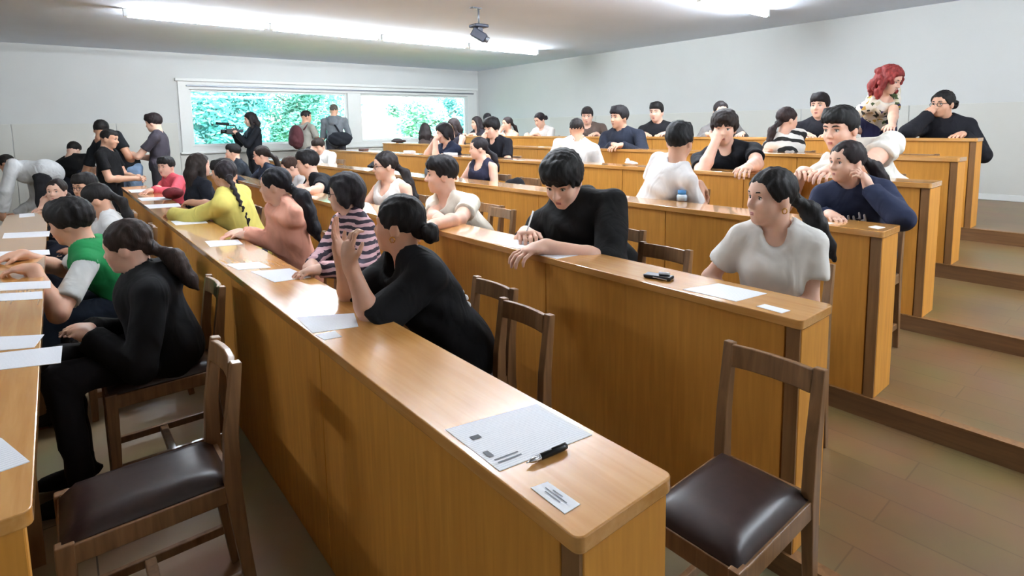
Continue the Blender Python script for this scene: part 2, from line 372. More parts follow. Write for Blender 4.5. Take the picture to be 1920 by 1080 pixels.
# ------------------------------------------------------------------ chairs
CWD = .24
def make_chair():
    o = empty('chair'); w = CWD/2
    def part(name, fn, mat='chair_wood', bevel=.003, smooth=False):
        bm = bmesh.new(); fn(bm); return link(name, fin(bm, name, bevel, 2, smooth), mat, o)
    for s in (-1, 1):
        part('back_post', lambda bm: sweep(bm, [(.225, s*w, 0), (.20, s*w, .22), (.185, s*w, .40), (.19, s*w, .54), (.215, s*w, .735)], [.026, .028, .032, .03, .028], [.026, .034, .042, .036, .026]))
        part('leg', lambda bm: sweep(bm, [(-.17, s*w, .41), (-.172, s*w, .2), (-.175, s*w, 0)], .027, [.038, .034, .026]))
        part('side_rail', lambda bm: bm_box(bm, -.17, .19, s*w-.012, s*w+.012, .355, .405))
        part('stretcher', lambda bm: sweep(bm, [(-.172, s*w, .12), (.215, s*w, .12)], .018, .028))
    part('front_rail', lambda bm: bm_box(bm, -.182, -.158, -w+.013, w-.013, .355, .405))
    part('back_rail', lambda bm: bm_box(bm, .172, .196, -w+.016, w-.016, .365, .41))
    part('cross_stretcher', lambda bm: bm_box(bm, -.01, .018, -w+.009, w-.009, .108, .132))
    part('top_rail', lambda bm: sweep(bm, [(.204, -w+.012, .70), (.214, -w*.5, .70), (.218, 0, .70), (.214, w*.5, .70), (.204, w-.012, .70)], .062, .018, Vector((0.1, 0, 1))))
    bm = bmesh.new(); bmesh.ops.create_grid(bm, x_segments=10, y_segments=10, size=1)
    for v in bm.verts:
        ex, ey = v.co.x, v.co.y; v.co = Vector((.004+ex*.182, ey*(w+.004), .408+.03*(1-max(abs(ex), abs(ey))**8)+.008*(1-ex*ex)*(1-ey*ey)))
    ret = bmesh.ops.extrude_face_region(bm, geom=bm.faces[:])
    for g in ret['geom']:
        if isinstance(g, bmesh.types.BMVert): g.co.z = .404
    link('seat_pad', fin(bm, 'seat_pad', smooth=True), 'leather', o)
    return o
CHAIR = make_chair(); _first = [True]
def chair(x, y, z, rz, label, group=None):
    o = CHAIR if _first[0] else copy_tree(CHAIR); _first[0] = False
    o.location = (x, y, z+.001); o.rotation_euler = (0, 0, rz); tag(o, label, 'chair', group or 'wooden chairs with brown leather seats')
    return o

# ------------------------------------------------------------------ implicit-surface body builder
F32 = np.float32
def n3(v):
    v = np.asarray(v, float); return v/max(1e-9, np.linalg.norm(v))
class Prim:
    __slots__ = ('fn', 'lo', 'hi', 'k', 'op')
    def __init__(s, fn, lo, hi, k=.02, op='u'): s.fn, s.lo, s.hi, s.k, s.op = fn, np.asarray(lo, float), np.asarray(hi, float), k, op
def cap(a, b, ra, rb=None, k=.02, op='u', cuts=()):
    a = np.asarray(a, float); b = np.asarray(b, float); rb = ra if rb is None else rb; ab = b-a; l2 = max(1e-9, ab@ab); m = max(ra, rb)
    def fn(x, y, z):
        px, py, pz = x-a[0], y-a[1], z-a[2]
        t = np.clip((px*ab[0]+py*ab[1]+pz*ab[2])/l2, 0, 1)
        d = np.sqrt((px-ab[0]*t)**2+(py-ab[1]*t)**2+(pz-ab[2]*t)**2)-(ra+(rb-ra)*t)
        for c, n in cuts: d = np.maximum(d, (x-c[0])*n[0]+(y-c[1])*n[1]+(z-c[2])*n[2])
        return d
    return Prim(fn, np.minimum(a, b)-m, np.maximum(a, b)+m, k, op)
def ell(c, r, ax=None, k=.02, op='u', cuts=(), noise=None):
    c = np.asarray(c, float); r = np.asarray(r, float); ax = np.eye(3) if ax is None else np.asarray(ax, float)
    ext = np.sqrt(((ax*r[:, None])**2).sum(0))
    def fn(x, y, z):
        px, py, pz = x-c[0], y-c[1], z-c[2]; k0 = 0; k1 = 0
        for i in range(3):
            q = px*ax[i, 0]+py*ax[i, 1]+pz*ax[i, 2]
            k0 = k0+(q/r[i])**2; k1 = k1+(q/(r[i]*r[i]))**2
        k0 = np.sqrt(k0); d = k0*(k0-1)/np.maximum(np.sqrt(k1), 1e-6)
        for cc, n in cuts: d = np.maximum(d, (x-cc[0])*n[0]+(y-cc[1])*n[1]+(z-cc[2])*n[2])
        return d
    return Prim(fn, c-ext, c+ext, k, op)
def half(c, n, lo, hi, k=.01):
    """keep only the side where (p-c).n < 0"""
    return Prim(lambda x, y, z: (x-c[0])*n[0]+(y-c[1])*n[1]+(z-c[2])*n[2], lo, hi, k, 'i')
def smin(a, b, k):
    h = np.maximum(k-np.abs(a-b), 0)/k
    return np.minimum(a, b)-h*h*k*.25
def axis(lo, hi, hf, hc, iv):
    out = [lo]; p = lo
    while p < hi:
        p += hf if any(a-hc <= p <= b for a, b in iv) else hc
        out.append(p)
    return np.array(out, F32)
def mesh_sdf(prims, h, noise=None, fine=None, hc=None):
    us = [p for p in prims if p.op == 'u']
    lo = np.min([p.lo for p in us], 0)-3*h-.012; hi = np.max([p.hi for p in us], 0)+3*h+.012
    if fine is None: g = [(lo[i]+h*np.arange(int(math.ceil((hi[i]-lo[i])/h))+1)).astype(F32) for i in range(3)]
    else: g = [axis(lo[i], hi[i], h, hc, [(c[i]-r, c[i]+r) for c, r in fine]) for i in range(3)]
    n = np.array([len(a) for a in g]); F = np.full(n, .1, F32); hm = hc or h
    for p in prims:
        m = p.k+2*hm
        i0 = np.array([np.searchsorted(g[i], p.lo[i]-m) for i in range(3)]); i1 = np.array([np.searchsorted(g[i], p.hi[i]+m) for i in range(3)])
        if (i1 <= i0).any(): continue
        sl = tuple(slice(a, b) for a, b in zip(i0, i1))
        d = p.fn(g[0][sl[0]][:, None, None], g[1][sl[1]][None, :, None], g[2][sl[2]][None, None, :]).astype(F32)
        if p.op == 'u': F[sl] = smin(F[sl], d, p.k)
        elif p.op == 's': F[sl] = -smin(-F[sl], d, p.k)
        else: F[sl] = -smin(-F[sl], -d, p.k)
    if noise is not None: F += noise(g[0][:, None, None], g[1][None, :, None], g[2][None, None, :]).astype(F32)
    S = F < 0
    cnt = np.zeros(n-1, np.int8)
    for a in (0, 1):
        for b in (0, 1):
            for c in (0, 1): cnt += S[a:n[0]-1+a, b:n[1]-1+b, c:n[2]-1+c]
    act = np.argwhere((cnt > 0) & (cnt < 8)); idx = np.full(n-1, -1, np.int32); idx[act[:, 0], act[:, 1], act[:, 2]] = np.arange(len(act))
    cor = np.array([(a, b, c) for a in (0, 1) for b in (0, 1) for c in (0, 1)])
    V = np.stack([F[act[:, 0]+a, act[:, 1]+b, act[:, 2]+c] for a, b, c in cor], 1)
    pos = np.zeros((len(act), 3)); num = np.zeros(len(act))
    for i in range(8):
        for j in range(i+1, 8):
            if np.abs(cor[i]-cor[j]).sum() != 1: continue
            m = (V[:, i] < 0) != (V[:, j] < 0); t = V[m, i]/(V[m, i]-V[m, j])
            pos[m] += cor[i]+t[:, None]*(cor[j]-cor[i]); num[m] += 1
    fr = pos/num[:, None]; P = np.zeros((len(act), 3))
    for i in range(3): P[:, i] = g[i][act[:, i]]+fr[:, i]*(g[i][act[:, i]+1]-g[i][act[:, i]])
    quads = []
    for ax in range(3):
        b, c = (ax+1) % 3, (ax+2) % 3
        s0 = [slice(None)]*3; s1 = [slice(None)]*3; s0[ax] = slice(0, -1); s1[ax] = slice(1, None)
        for q in (b, c): s0[q] = slice(1, -1); s1[q] = slice(1, -1)
        A = S[tuple(s0)]; B = S[tuple(s1)]; e = np.argwhere(A != B)
        if not len(e): continue
        ins = A[e[:, 0], e[:, 1], e[:, 2]]
        e = e.copy(); e[:, b] += 1; e[:, c] += 1
        def cell(db, dc):
            q = e.copy(); q[:, b] -= db; q[:, c] -= dc; return idx[q[:, 0], q[:, 1], q[:, 2]]
        Q = np.stack([cell(1, 1), cell(0, 1), cell(0, 0), cell(1, 0)], 1)
        Q[~ins] = Q[~ins][:, ::-1]; quads.append(Q)
    return P, np.concatenate(quads)
def to_mesh(name, P, Q, origin):
    me = bpy.data.meshes.new(name); P = (P-np.asarray(origin)).astype(F32)
    me.vertices.add(len(P)); me.vertices.foreach_set('co', P.ravel())
    me.loops.add(Q.size); me.loops.foreach_set('vertex_index', Q.ravel().astype(np.int32))
    me.polygons.add(len(Q)); me.polygons.foreach_set('loop_start', np.arange(0, Q.size, 4, dtype=np.int32))
    me.polygons.foreach_set('use_smooth', np.ones(len(Q), bool)); me.update(calc_edges=True)
    return me
def sdf_obj(name, prims, h, mat, parent, origin, noise=None, fine=None, hc=None):
    P, Q = mesh_sdf(prims, h, noise, fine, hc)
    return link(name, to_mesh(name, P, Q, origin), mat, parent)

def folds(seed, amp):
    r = random.Random(seed); a = [r.uniform(0, 6.28) for _ in range(6)]
    def f(x, y, z):
        q = 3*np.sin(9*z+a[0])+2*np.sin(11*x+7*y+a[1])
        return amp*(np.sin(26*z+14*x-9*y+q+a[2])*.6+np.sin(19*x-23*y+31*z+1.4*q+a[3])*.5)
    return f
def strands(amp):
    return lambda x, y, z: amp*(np.sin(150*x+3*np.sin(40*z))*np.sin(160*y+2*np.sin(36*z+1)))

def ik(S, T, l1, l2, pole):
    S = np.asarray(S, float); T = np.asarray(T, float); d = T-S; L = np.linalg.norm(d)
    mx = (l1+l2)*.985
    if L > mx: T = S+d/L*mx; d = T-S; L = mx
    L = max(L, abs(l1-l2)+.02); u = d/np.linalg.norm(d); a = (l1*l1-l2*l2+L*L)/(2*L); hh = math.sqrt(max(0, l1*l1-a*a))
    p = np.asarray(pole, float); p = n3(p-u*(p@u))
    return S+u*a+p*hh, T
def hand_prims(Wr, d, n, side, s, curl=.35, spread=.12):
    """Wr wrist, d finger direction, n palm normal (palm faces n), side = direction of the thumb"""
    d = n3(d); n = n3(np.asarray(n)-d*(np.asarray(n)@d)); t = n3(np.asarray(side)-d*(np.asarray(side)@d)-n*(np.asarray(side)@n))
    P = []; M = np.stack([d, t, n])
    P.append(ell(Wr+d*.045*s, (.052*s, .040*s, .017*s), M, .012))
    P.append(cap(Wr-d*.01*s, Wr+d*.04*s, .023*s, .024*s, .02))
    bases = ((.030, .072, .0088), (.010, .080, .0092), (-.010, .074, .0088), (-.029, .058, .0078))
    for i, (o, L, r) in enumerate(bases):
        sp = spread*(o/.03); fd = n3(d+t*sp); b = Wr+d*.085*s+t*o*s
        if i == 3: b = b-d*.008*s
        p = b-fd*.02*s; ang = curl*(.5+.12*i)
        for seg, fr in enumerate((.45, .3, .25)):
            dirv = n3(fd*math.cos(ang)+n*math.sin(ang)); q = p+dirv*(L*fr+(.02 if seg == 0 else 0))*s
            P.append(cap(p, q, (r-.0006*seg)*s, (r-.0010*(seg+.5))*s, .004)); p = q; ang += curl*1.0
    b = Wr+d*.02*s+t*.024*s; q = b+n3(d*.75+t*.75+n*.25)*.042*s; e = q+n3(d*.95+t*.25+n*(.25+curl*.4))*.036*s
    P += [cap(b, q, .0125*s, .0105*s, .012), cap(q, e, .0102*s, .008*s, .004)]
    return P
UPV = np.array((0, 0, 1.))
def yawv(deg): return np.array((math.cos(math.radians(deg)), math.sin(math.radians(deg)), 0))
SK = {'fair': (226, 182, 160), 'mid': (208, 160, 134), 'tan': (188, 138, 110), 'dark': (64, 48, 42)}
BK = (22, 19, 19); DB = (38, 29, 26); BR = (60, 42, 34)

def person(label, at, row=None, dx=.42, depth=None, floor=None, s=1., by=180, hy=170, hp=5, hr=0, pel=(.10, 0), stand=False, top='tee', col=(30, 30, 32),
           sleeve=None, sleeve_mat=None, hair='crop', hc=BK, sk='fair', L=('d', .2, .1), R=('d', .2, -.05), fem=False, glasses=False, q=2, legs=(40, 44, 56), g=1., wd=1., chair_label=None,
           loose=.0, top_mat=None, hipyaw=None, tail=None, shoe=(40, 38, 38), seat=None, knee=None, earring=False, bs=1.15, fold=.004, collar=None, sit=True, neckrim=True):
    hv, hb, hl = {1: (.0056, .0105, .021), 2: (.0078, .0125, .026), 3: (.0115, .0155, .032)}[q]
    Hd = np.array(at_depth(*at, depth)) if depth else np.array(on_x(at[0], at[1], RA[row]+dx*SC))
    fl = RT[row] if floor is None else floor
    Fb = yawv(by); Lb = np.cross(UPV, Fb); Fh0 = yawv(hy)
    Lh = np.cross(UPV, Fh0); cp, sp = math.cos(math.radians(hp)), math.sin(math.radians(hp))
    Fh = Fh0*cp-UPV*sp; Uh = UPV*cp+Fh0*sp
    if hr: cr, sr = math.cos(math.radians(hr)), math.sin(math.radians(hr)); Lh, Uh = Lh*cr+Uh*sr, Uh*cr-Lh*sr
    hip = yawv(hipyaw if hipyaw is not None else by); hipL = np.cross(UPV, hip)
    seat_h = (.44 if seat is None else seat); b = s*bs
    # pelvis
    if stand: Pv = np.array((Hd[0]+pel[0], Hd[1]+pel[1], fl+.93*s))
    else: Pv = np.array((Hd[0]+pel[0], Hd[1]+pel[1], fl+seat_h+.10*s))
    Nk = Hd-Uh*.115*s-Fh*.03*s-UPV*.032*s
    ax = n3(Nk-Pv); TL = np.linalg.norm(Nk-Pv)
    De = n3(Fb-ax*(Fb@ax)); La = np.cross(ax, De); M = np.stack([De, La, ax])
    root = empty('person', (Pv[0], Pv[1], fl)); tag(root, label, 'person', 'students in the lecture room'); O = np.array((Pv[0], Pv[1], fl))
    tone = skin(SK[sk])
    sw = (.150 if fem else .168)*b*wd; tl = TL/(.50)
    SH = {1: Nk-ax*.056*b+La*sw, -1: Nk-ax*.056*b-La*sw}
    def torso(inf, kk=.05):
        i = inf; gg = g*b
        pr = [ell(Pv+ax*TL*.70+De*.005, (.098*gg+i, .138*b*wd+i, .17*tl+i), M, kk), ell(Pv+ax*TL*.36, (.092*gg+i, .122*b*wd+i, .17*tl+i), M, kk),
              ell(Pv+ax*.0, (.112*gg+i, (.158 if fem else .150)*b*wd+i, .13+i), M, kk)]
        for sd in (1, -1):
            pr += [cap(Nk-ax*.05*b+La*sd*.05*b, SH[sd], .050*b+i, .040*b+i, .035), cap(Nk+ax*.03*b+La*sd*.015, SH[sd]+ax*.008, .032*b+i*.6, .022*b+i*.6, .035)]
            if fem and top not in ('hoodie', 'jacket'): pr.append(ell(Pv+ax*TL*.66+De*.072*b+La*sd*.058*b, (.046*b+i, .052*b+i, .055*b+i), M, .04))
        return pr
    l1, l2 = .275*b, .245*b
    arms = {}
    for sd, spec in ((1, L), (-1, R)):
        S0 = SH[sd]; pole = -UPV*.8+La*sd*.55-De*.25; hd = None; pn = -UPV; curl = .45
        opt = spec[-1] if isinstance(spec[-1], dict) else {}
        if spec[0] == 'd':
            T = Hd+Fb*spec[1]+Lb*spec[2]; T[2] = (RZ[row] if row is not None else .75)+.022*b+opt.get('dz', 0)
            hd = n3(Fb*.9-Lb*sd*.5)
        elif spec[0] == 'h':
            T = Hd+Fh0*spec[1]+np.cross(UPV, Fh0)*spec[2]+UPV*spec[3]; hd = n3(Hd-T+UPV*.10+Fh0*.02); pn = n3(-(T-Hd)*np.array((1, 1, 0))-Fh0*.3); curl = .9; pole = -UPV*.9+Fb*.5+La*sd*.3
        elif spec[0] == 'b':
            T = Hd+Fb*spec[1]+Lb*spec[2]+UPV*spec[3]; pn = -Lb*sd*.8-UPV*.4
        elif spec[0] == 'p':
            T = np.array(on_z(spec[1], spec[2], RZ[row]+.028*b)); hd = n3((T-S0)*np.array((1, 1, 0))-La*sd*.15); pole = -UPV*.75+La*sd*.7-De*.1; curl = .5
        elif spec[0] == 'x':
            T = np.array(on_x(spec[1], spec[2], spec[3])); pn = -La*sd*.6-De*.5; pole = -UPV*.9+La*sd*.3
        else:
            T = Pv+hip*.26*b+hipL*sd*.06*b+UPV*.10*b
        if 'pole' in opt: pp_ = opt['pole']; pole = Fb*pp_[0]+Lb*pp_[1]+UPV*pp_[2]
        E0, T = ik(S0, T, l1, l2, pole)
        if hd is None: hd = n3(T-E0)
        if 'dir' in opt: v = opt['dir']; hd = n3(Fb*v[0]+Lb*v[1]+UPV*v[2])
        if 'palm' in opt: v = opt['palm']; pn = n3(Fb*v[0]+Lb*v[1]+UPV*v[2])
        arms[sd] = (S0, E0, T, hd, pn, opt.get('curl', curl), opt.get('spread', .12))
    # ---- body: head, neck, upper torso, arms, hands as one surface
    H = lambda f, l, u: Hd+Fh*f*s+Lh*l*s+Uh*u*s
    MH = np.stack([Fh, Lh, Uh]); e_ = lambda c, r, k=.02, op='u', cuts=(): ell(H(*c), np.array(r)*s, MH, k, op, cuts)
    B = torso(-.012)
    fw_ = .94 if fem else 1.
    B += [e_((-.012, 0, .028), (.094, .073, .086), .03), e_((.022, 0, -.036), (.066, .060*fw_, .080), .03), e_((.036, 0, -.076), (.044, .046*fw_, .036), .025),
          cap(H(.066, -.010, -.099), H(.066, .010, -.099), .015*s, k=.02), cap(H(.083, 0, .006), H(.104, 0, -.030), .007*s, .0115*s, .012),
          cap(H(.096, -.011, -.034), H(.096, .011, -.034), .0075*s, k=.008), cap(H(.066, -.042, .020), H(.066, .042, .020), .011*s, k=.02), e_((.010, 0, .045), (.068, .062, .060), .03),
          cap(H(.083, -.016, -.060), H(.083, .016, -.060), .0075*s, k=.010), cap(H(.080, -.014, -.072), H(.080, .014, -.072), .0085*s, k=.010)]
    for sd in (1, -1):
        B += [e_((.052, sd*.038, -.034), (.026, .022, .026), .03), e_((.094, sd*.031, .0), (.018, .019, .013), .012, 's'),
              e_((-.012, sd*.074, -.012), (.021, .009, .033), .008)]
    B.append(cap(H(-.022, 0, -.05), Nk-ax*.02, (.050 if fem else .056)*s, (.052 if fem else .060)*s, .03))
    for sd in (1, -1):
        S0, E0, T, hd, pn, curl, spread = arms[sd]
        B += [cap(S0, E0, .044*b*g, .037*b*g, .03), cap(E0, E0+(T-E0)*.35, .037*b*g, .039*b*g, .02), cap(E0+(T-E0)*.35, T, .039*b*g, .026*b, .02)]
        th = -La*sd if abs(np.dot(n3(pn), UPV)) > .5 else UPV*.6-De*.4
        sdv = np.cross(hd, pn)*(-1 if sd == 1 else 1)
        B += hand_prims(T, hd, pn, sdv, s*(1+(bs-1)*.5), curl, spread)
    fine = [(H(.012, 0, -.01), .115*s)]+[(arms[sd][2]+arms[sd][3]*.08*s, .10*s) for sd, sp_ in ((1, L), (-1, R)) if sp_[0] != 'l']
    body = sdf_obj('body', B, hv, tone, root, O, None, fine, hv*2.4)
    # ---- face details
    if q <= 2 or True:
        for sd in (1, -1):
            bm = bmesh.new(); bmesh.ops.create_uvsphere(bm, u_segments=12, v_segments=8, radius=.0125*s)
            bm.transform(Matrix.Translation(Vector(H(.068, sd*.031, .0)-O))); ey = link('eye', fin(bm, 'eye', smooth=True), simple('eye_white', (226, 222, 218), .3, .02), body)
            bm = bmesh.new(); bmesh.ops.create_uvsphere(bm, u_segments=10, v_segments=6, radius=.0062*s)
            bm.transform(Matrix.Translation(Vector(H(.0762, sd*.031, .0)-O))); link('iris', fin(bm, 'iris', smooth=True), simple('iris_brown', (36, 24, 18), .2, .1), body)
            tubes('eyebrow', [([Vector(H(.0865, sd*.012, .021)-O), Vector(H(.0865, sd*.024, .026)-O), Vector(H(.083, sd*.037, .027)-O), Vector(H(.072, sd*.051, .021)-O)], [.003*s, .0040*s, .0036*s, .0016*s])], hairm(hc if hc[0] < 100 else BR), body, 6)
            tubes('eyelid', [([Vector(H(.0765, sd*.016, .004)-O), Vector(H(.0800, sd*.029, .0085)-O), Vector(H(.0745, sd*.045, .004)-O)], .0022*s)], simple('lash', (40, 28, 24), .6), body, 6)
        tubes('lips', [([Vector(H(.0815, -.021, -.066)-O), Vector(H(.0905, -.009, -.0635)-O), Vector(H(.0905, .009, -.0635)-O), Vector(H(.0815, .021, -.066)-O)], [.002*s, .0042*s, .0042*s, .002*s]),
                       ([Vector(H(.0815, -.019, -.067)-O), Vector(H(.089, -.008, -.0705)-O), Vector(H(.089, .008, -.0705)-O), Vector(H(.0815, .019, -.067)-O)], [.002*s, .005*s, .005*s, .002*s])], simple('lips_pink', (176, 104, 98) if sk != 'dark' else (70, 44, 40), .4), body, 8)
    if earring:
        for sd in (1, -1):
            pts = [Vector(H(-.006+.011*math.sin(a), sd*.080, -.052-.011*math.cos(a))-O) for a in np.linspace(0, 6.0, 14)]
            tubes('earring', [(pts, .0024*s)], 'gold', body, 6)
    if glasses:
        lst = []
        for sd in (1, -1):
            pts = [Vector(H(.098-.004*abs(math.cos(a)), sd*(.033)+.023*math.cos(a), -.003+.018*math.sin(a))-O) for a in np.linspace(0, 2*math.pi, 17)]
            lst.append((pts, .0020*s)); lst.append(([Vector(H(.094, sd*.056, .004)-O), Vector(H(.0, sd*.078, .004)-O), Vector(H(-.02, sd*.079, -.012)-O)], .0018*s))
        lst.append(([Vector(H(.097, -.010, .002)-O), Vector(H(.101, 0, .005)-O), Vector(H(.097, .010, .002)-O)], .0018*s))
        tubes('glasses', lst, 'black_plastic', root, 6)
    # ---- top garment
    i = .012+loose
    G = torso(i)
    if sleeve is None: sleeve = {'tee': .62, 'long': 2., 'hoodie': 2., 'jacket': 2., 'tank': 0, 'elbow': 1.1, 'dress': .8}[top]
    SL = []
    for sd in (1, -1):
        S0, E0, T, hd, pn, curl, spread = arms[sd]
        if sleeve > 0:
            f1 = min(1, sleeve); c = S0+(E0-S0)*f1; n_ = n3(E0-S0)
            wide = (.016 if top in ('tee', 'elbow', 'dress') else .009)+loose
            cuts = [(c, n_)] if sleeve <= 1 else []
            SL.append(cap(S0, S0+(E0-S0)*(f1+.15 if sleeve <= 1 else 1), (.043*g)*b+i*.8, .042*b*g+wide, .016, cuts=cuts))
            if sleeve > 1:
                f2 = min(.98, sleeve-1); c = E0+(T-E0)*f2
                SL.append(cap(E0, E0+(T-E0)*min(1.05, f2+.15), .040*b*g+wide, .033*b+wide*.9, .016, cuts=[(c, n3(T-E0))]))
                if top in ('hoodie', 'long') and f2 > .9: SL.append(cap(c-n3(T-E0)*.03, c-n3(T-E0)*.002, .036*b, .032*b, .006))
    if sleeve_mat is None: G = G+SL
    if top == 'hoodie':
        hp_ = [Nk-De*math.cos(an)*.088*b+La*math.sin(an)*.092*b-ax*(.004+.026*(an/2.2)**2)*b for an in np.linspace(-2.3, 2.3, 9)]
        rr_ = [.014, .020, .028, .036, .040, .036, .028, .020, .014]
        for j in range(8): G.append(cap(hp_[j], hp_[j+1], rr_[j]*b, rr_[j+1]*b, .012))
        G.append(ell(Nk-De*.105*b-ax*.055*b, (.040*b, .085*b, .065*b), M, .02))
    if top == 'jacket':
        G += [cap(Nk-De*.055*b+ax*.01+La*sd*.02, Nk+De*.03*b-ax*.02+La*sd*.06*b, .022*b, .018*b, .02) for sd in (1, -1)]
    scoop = {'tank': .088, 'dress': .075, 'tee': .066, 'elbow': .068}.get(top, .060)*s
    G.append(cap(Nk-De*.004+ax*.005, Nk+ax*.16+De*.03, scoop, scoop*1.15, .006, 's'))
    if top in ('tank', 'dress', 'tee', 'elbow'): G.append(cap(Nk+De*.075*s+ax*(.0-(.04 if top == 'tank' else .0)), Nk+De*.12*s+ax*.06, scoop*.75, scoop, .01, 's'))
    if top == 'tank':
        for sd in (1, -1): G.append(cap(SH[sd]+La*sd*.02+ax*.05-De*.0, SH[sd]+La*sd*.045-ax*.08*b, .062*b, .058*b, .01, 's'))
    tm = top_mat if top_mat else cloth(col)
    tm = MATS[tm] if isinstance(tm, str) else tm
    gname = {'tee': 't_shirt', 'long': 'sweater', 'hoodie': 'hoodie', 'jacket': 'jacket', 'tank': 'tank_top', 'elbow': 't_shirt', 'dress': 'dress'}[top]
    seed = int(at[0]*7+at[1])
    sh = sdf_obj(gname, G, hb, tm, root, O, folds(seed, fold))
    if sleeve_mat is not None and SL:
        for pr in SL: sdf_obj('sleeve', [pr], hb, sleeve_mat, sh, O, folds(seed, fold))
    # ---- hair
    hm = hairm(hc); HR = []; base = (-.017, 0, .035)
    pl = lambda f, u, nf, nu: (H(f, 0, u), n3(Fh*nf+Uh*nu))
    if hair in ('crop', 'mop', 'short', 'cap'):
        v = {'crop': 0, 'mop': .012, 'short': -.008, 'cap': .004}[hair]
        HR.append(e_(base, (.101+v, .079+v*.7, .093+v), .02, cuts=[pl(.062, .052, .82, -.57)]))
        HR.append(e_((.008, 0, .070), (.092+v, .074+v, .056+v), .025, cuts=[pl(.086, .048, .62, -.78)]))
        if hair != 'short':
            for l in (-.045, -.015, .015, .045): HR.append(cap(H(.055, l*.8, .105+v*.5), H(.088-abs(l)*.35, l*1.1, .052-(.018 if hair == 'mop' else 0)), .02*s, .013*s, .015))
        for sd in (1, -1): HR.append(e_((-.006, sd*.070, .022), (.034+v, .014+v, .036+v), .02))
        HR.append(half(H(0, 0, -.078), -Uh, Hd-.2, Hd+.2))
        if hair == 'mop':
            rn = random.Random(seed)
            for _ in range(26):
                a = rn.uniform(-2.6, 2.6); uu = rn.uniform(.02, .12); rr = .098*math.sqrt(max(.1, 1-((uu-.035)/.105)**2))
                c = (math.cos(a)*rr*1.02-.012, math.sin(a)*rr*.84, uu)
                if c[0] > .05 and uu < .05: continue
                HR.append(cap(H(*c), H(c[0]*1.12+.004, c[1]*1.12, c[2]-.028), .016*s, .008*s, .012))
    else:
        v = {'bob': .014, 'curly': .016, 'long': .006}.get(hair, .0)
        HR.append(e_((-.014, 0, .036), (.104+v, .081+v, .095+v), .02, cuts=[pl(.078, .062, .74, -.67)]))
        for sd in (1, -1): HR.append(e_((.012, sd*.066, .038), (.045, .013+v, .045), .02, cuts=[pl(.055, .035, .9, -.45)]))
        def chain(pts, rs, k=.02):
            for a_, b_, ra, rb in zip(pts, pts[1:], rs, rs[1:]): HR.append(cap(a_, b_, ra*s, rb*s, k))
        if hair in ('pony', 'braid', 'bun'):
            hgt = -.01 if tail is None else tail.get('u', -.01)
            t0 = H(-.108, 0, hgt); HR.append(e_((-.095, 0, hgt), (.03, .03, .03), .02))
            if hair == 'bun':
                HR.append(ell(H(-.140, 0, hgt), np.array((.036, .045, .045))*s, MH, .01)); HR.append(cap(H(-.13, .035, hgt+.02), H(-.155, -.02, hgt-.03), .018*s, .016*s, .008))
            else:
                ln = .30 if tail is None else tail.get('len', .30); bk = np.array(tail['dir']) if tail and 'dir' in tail else -Fh0*.35-UPV*.95
                bk = n3(bk); c1 = t0-Fh*.03*s+bk*.03; th_ = .034 if tail is None else tail.get('r', .034)
                pts = [t0, c1-Fh*.01+bk*.03, c1+bk*ln*.4, c1+bk*ln*.75-UPV*.01, c1+bk*ln-UPV*.02]
                if hair == 'pony': chain(pts, [.02, th_, th_*1.05, th_*.8, .010])
                else:
                    m = 15
                    for j in range(m):
                        p_ = t0+(pts[-1]-t0)*(j/(m-1)); HR.append(ell(p_+Lh*(.006 if j % 2 else -.006), np.array((.018, .020, .026))*s*(1-.04*j), MH, .01))
                    HR.append(cap(pts[-1], pts[-1]-UPV*.05, .012*s, .007*s, .01))
        if hair in ('long', 'curly'):
            ln = .26 if tail is None else tail.get('len', .26)
            for sd in (1, -1):
                chain([H(.02, sd*.078, .03), H(.004, sd*.088, -.05), H(.0, sd*.094, -.12)-UPV*.02, H(-.01, sd*.095, -.10)-UPV*(ln-.06)], [.022, .028, .03, .016])
                chain([H(-.07, sd*.05, .0), H(-.09, sd*.055, -.09), H(-.085, sd*.06, -.12)-UPV*(ln-.08)], [.04, .042, .024], .03)
            chain([H(-.09, 0, 0), H(-.108, 0, -.09), H(-.10, 0, -.12)-UPV*(ln-.08)], [.04, .045, .026], .03)
        if hair == 'bob':
            for sd in (1, -1): chain([H(.015, sd*.080, .04), H(.0, sd*.086, -.03), H(-.02, sd*.078, -.085)], [.022, .026, .016], .03)
            chain([H(-.08, .03, .0), H(-.085, .03, -.09)], [.045, .03], .03); chain([H(-.08, -.03, .0), H(-.085, -.03, -.09)], [.045, .03], .03)
            for l in (-.04, 0, .04): HR.append(cap(H(.06, l, .10), H(.086-abs(l)*.4, l*1.2, .05), .016*s, .010*s, .015))
        if hair == 'curly':
            rn = random.Random(5)
            for _ in range(60):
                a = rn.uniform(.75, 5.53); uu = rn.uniform(-.15, .12); rr = .105+.02*rn.random()-(.05*max(0, uu-.05)/.07)
                HR.append(ell(H(math.cos(a)*rr-.012, math.sin(a)*rr*.9, uu), np.array((.022, .022, .026))*s*rn.uniform(.7, 1.15), MH, .008))
        if hair == 'bandana': pass
    sdf_obj('hair', HR, hv*1.25, hm, root, O, strands(.003))
    if hair in ('pony', 'braid', 'bun'):
        hgt = -.01 if tail is None else tail.get('u', -.01)
        pts = [Vector(H(-.118, .026*math.cos(a), hgt+.026*math.sin(a))-O) for a in np.linspace(0, 2*math.pi, 11)]
        tubes('hair_tie', [(pts, .006*s)], simple('hair_tie_black', (30, 26, 28), .7), root, 6)
    # ---- legs
    LG = [ell(Pv-UPV*.03, (.112*b*g, .150*b*wd, .085*b), np.stack([hip, hipL, UPV]), .04)]; SHs = []
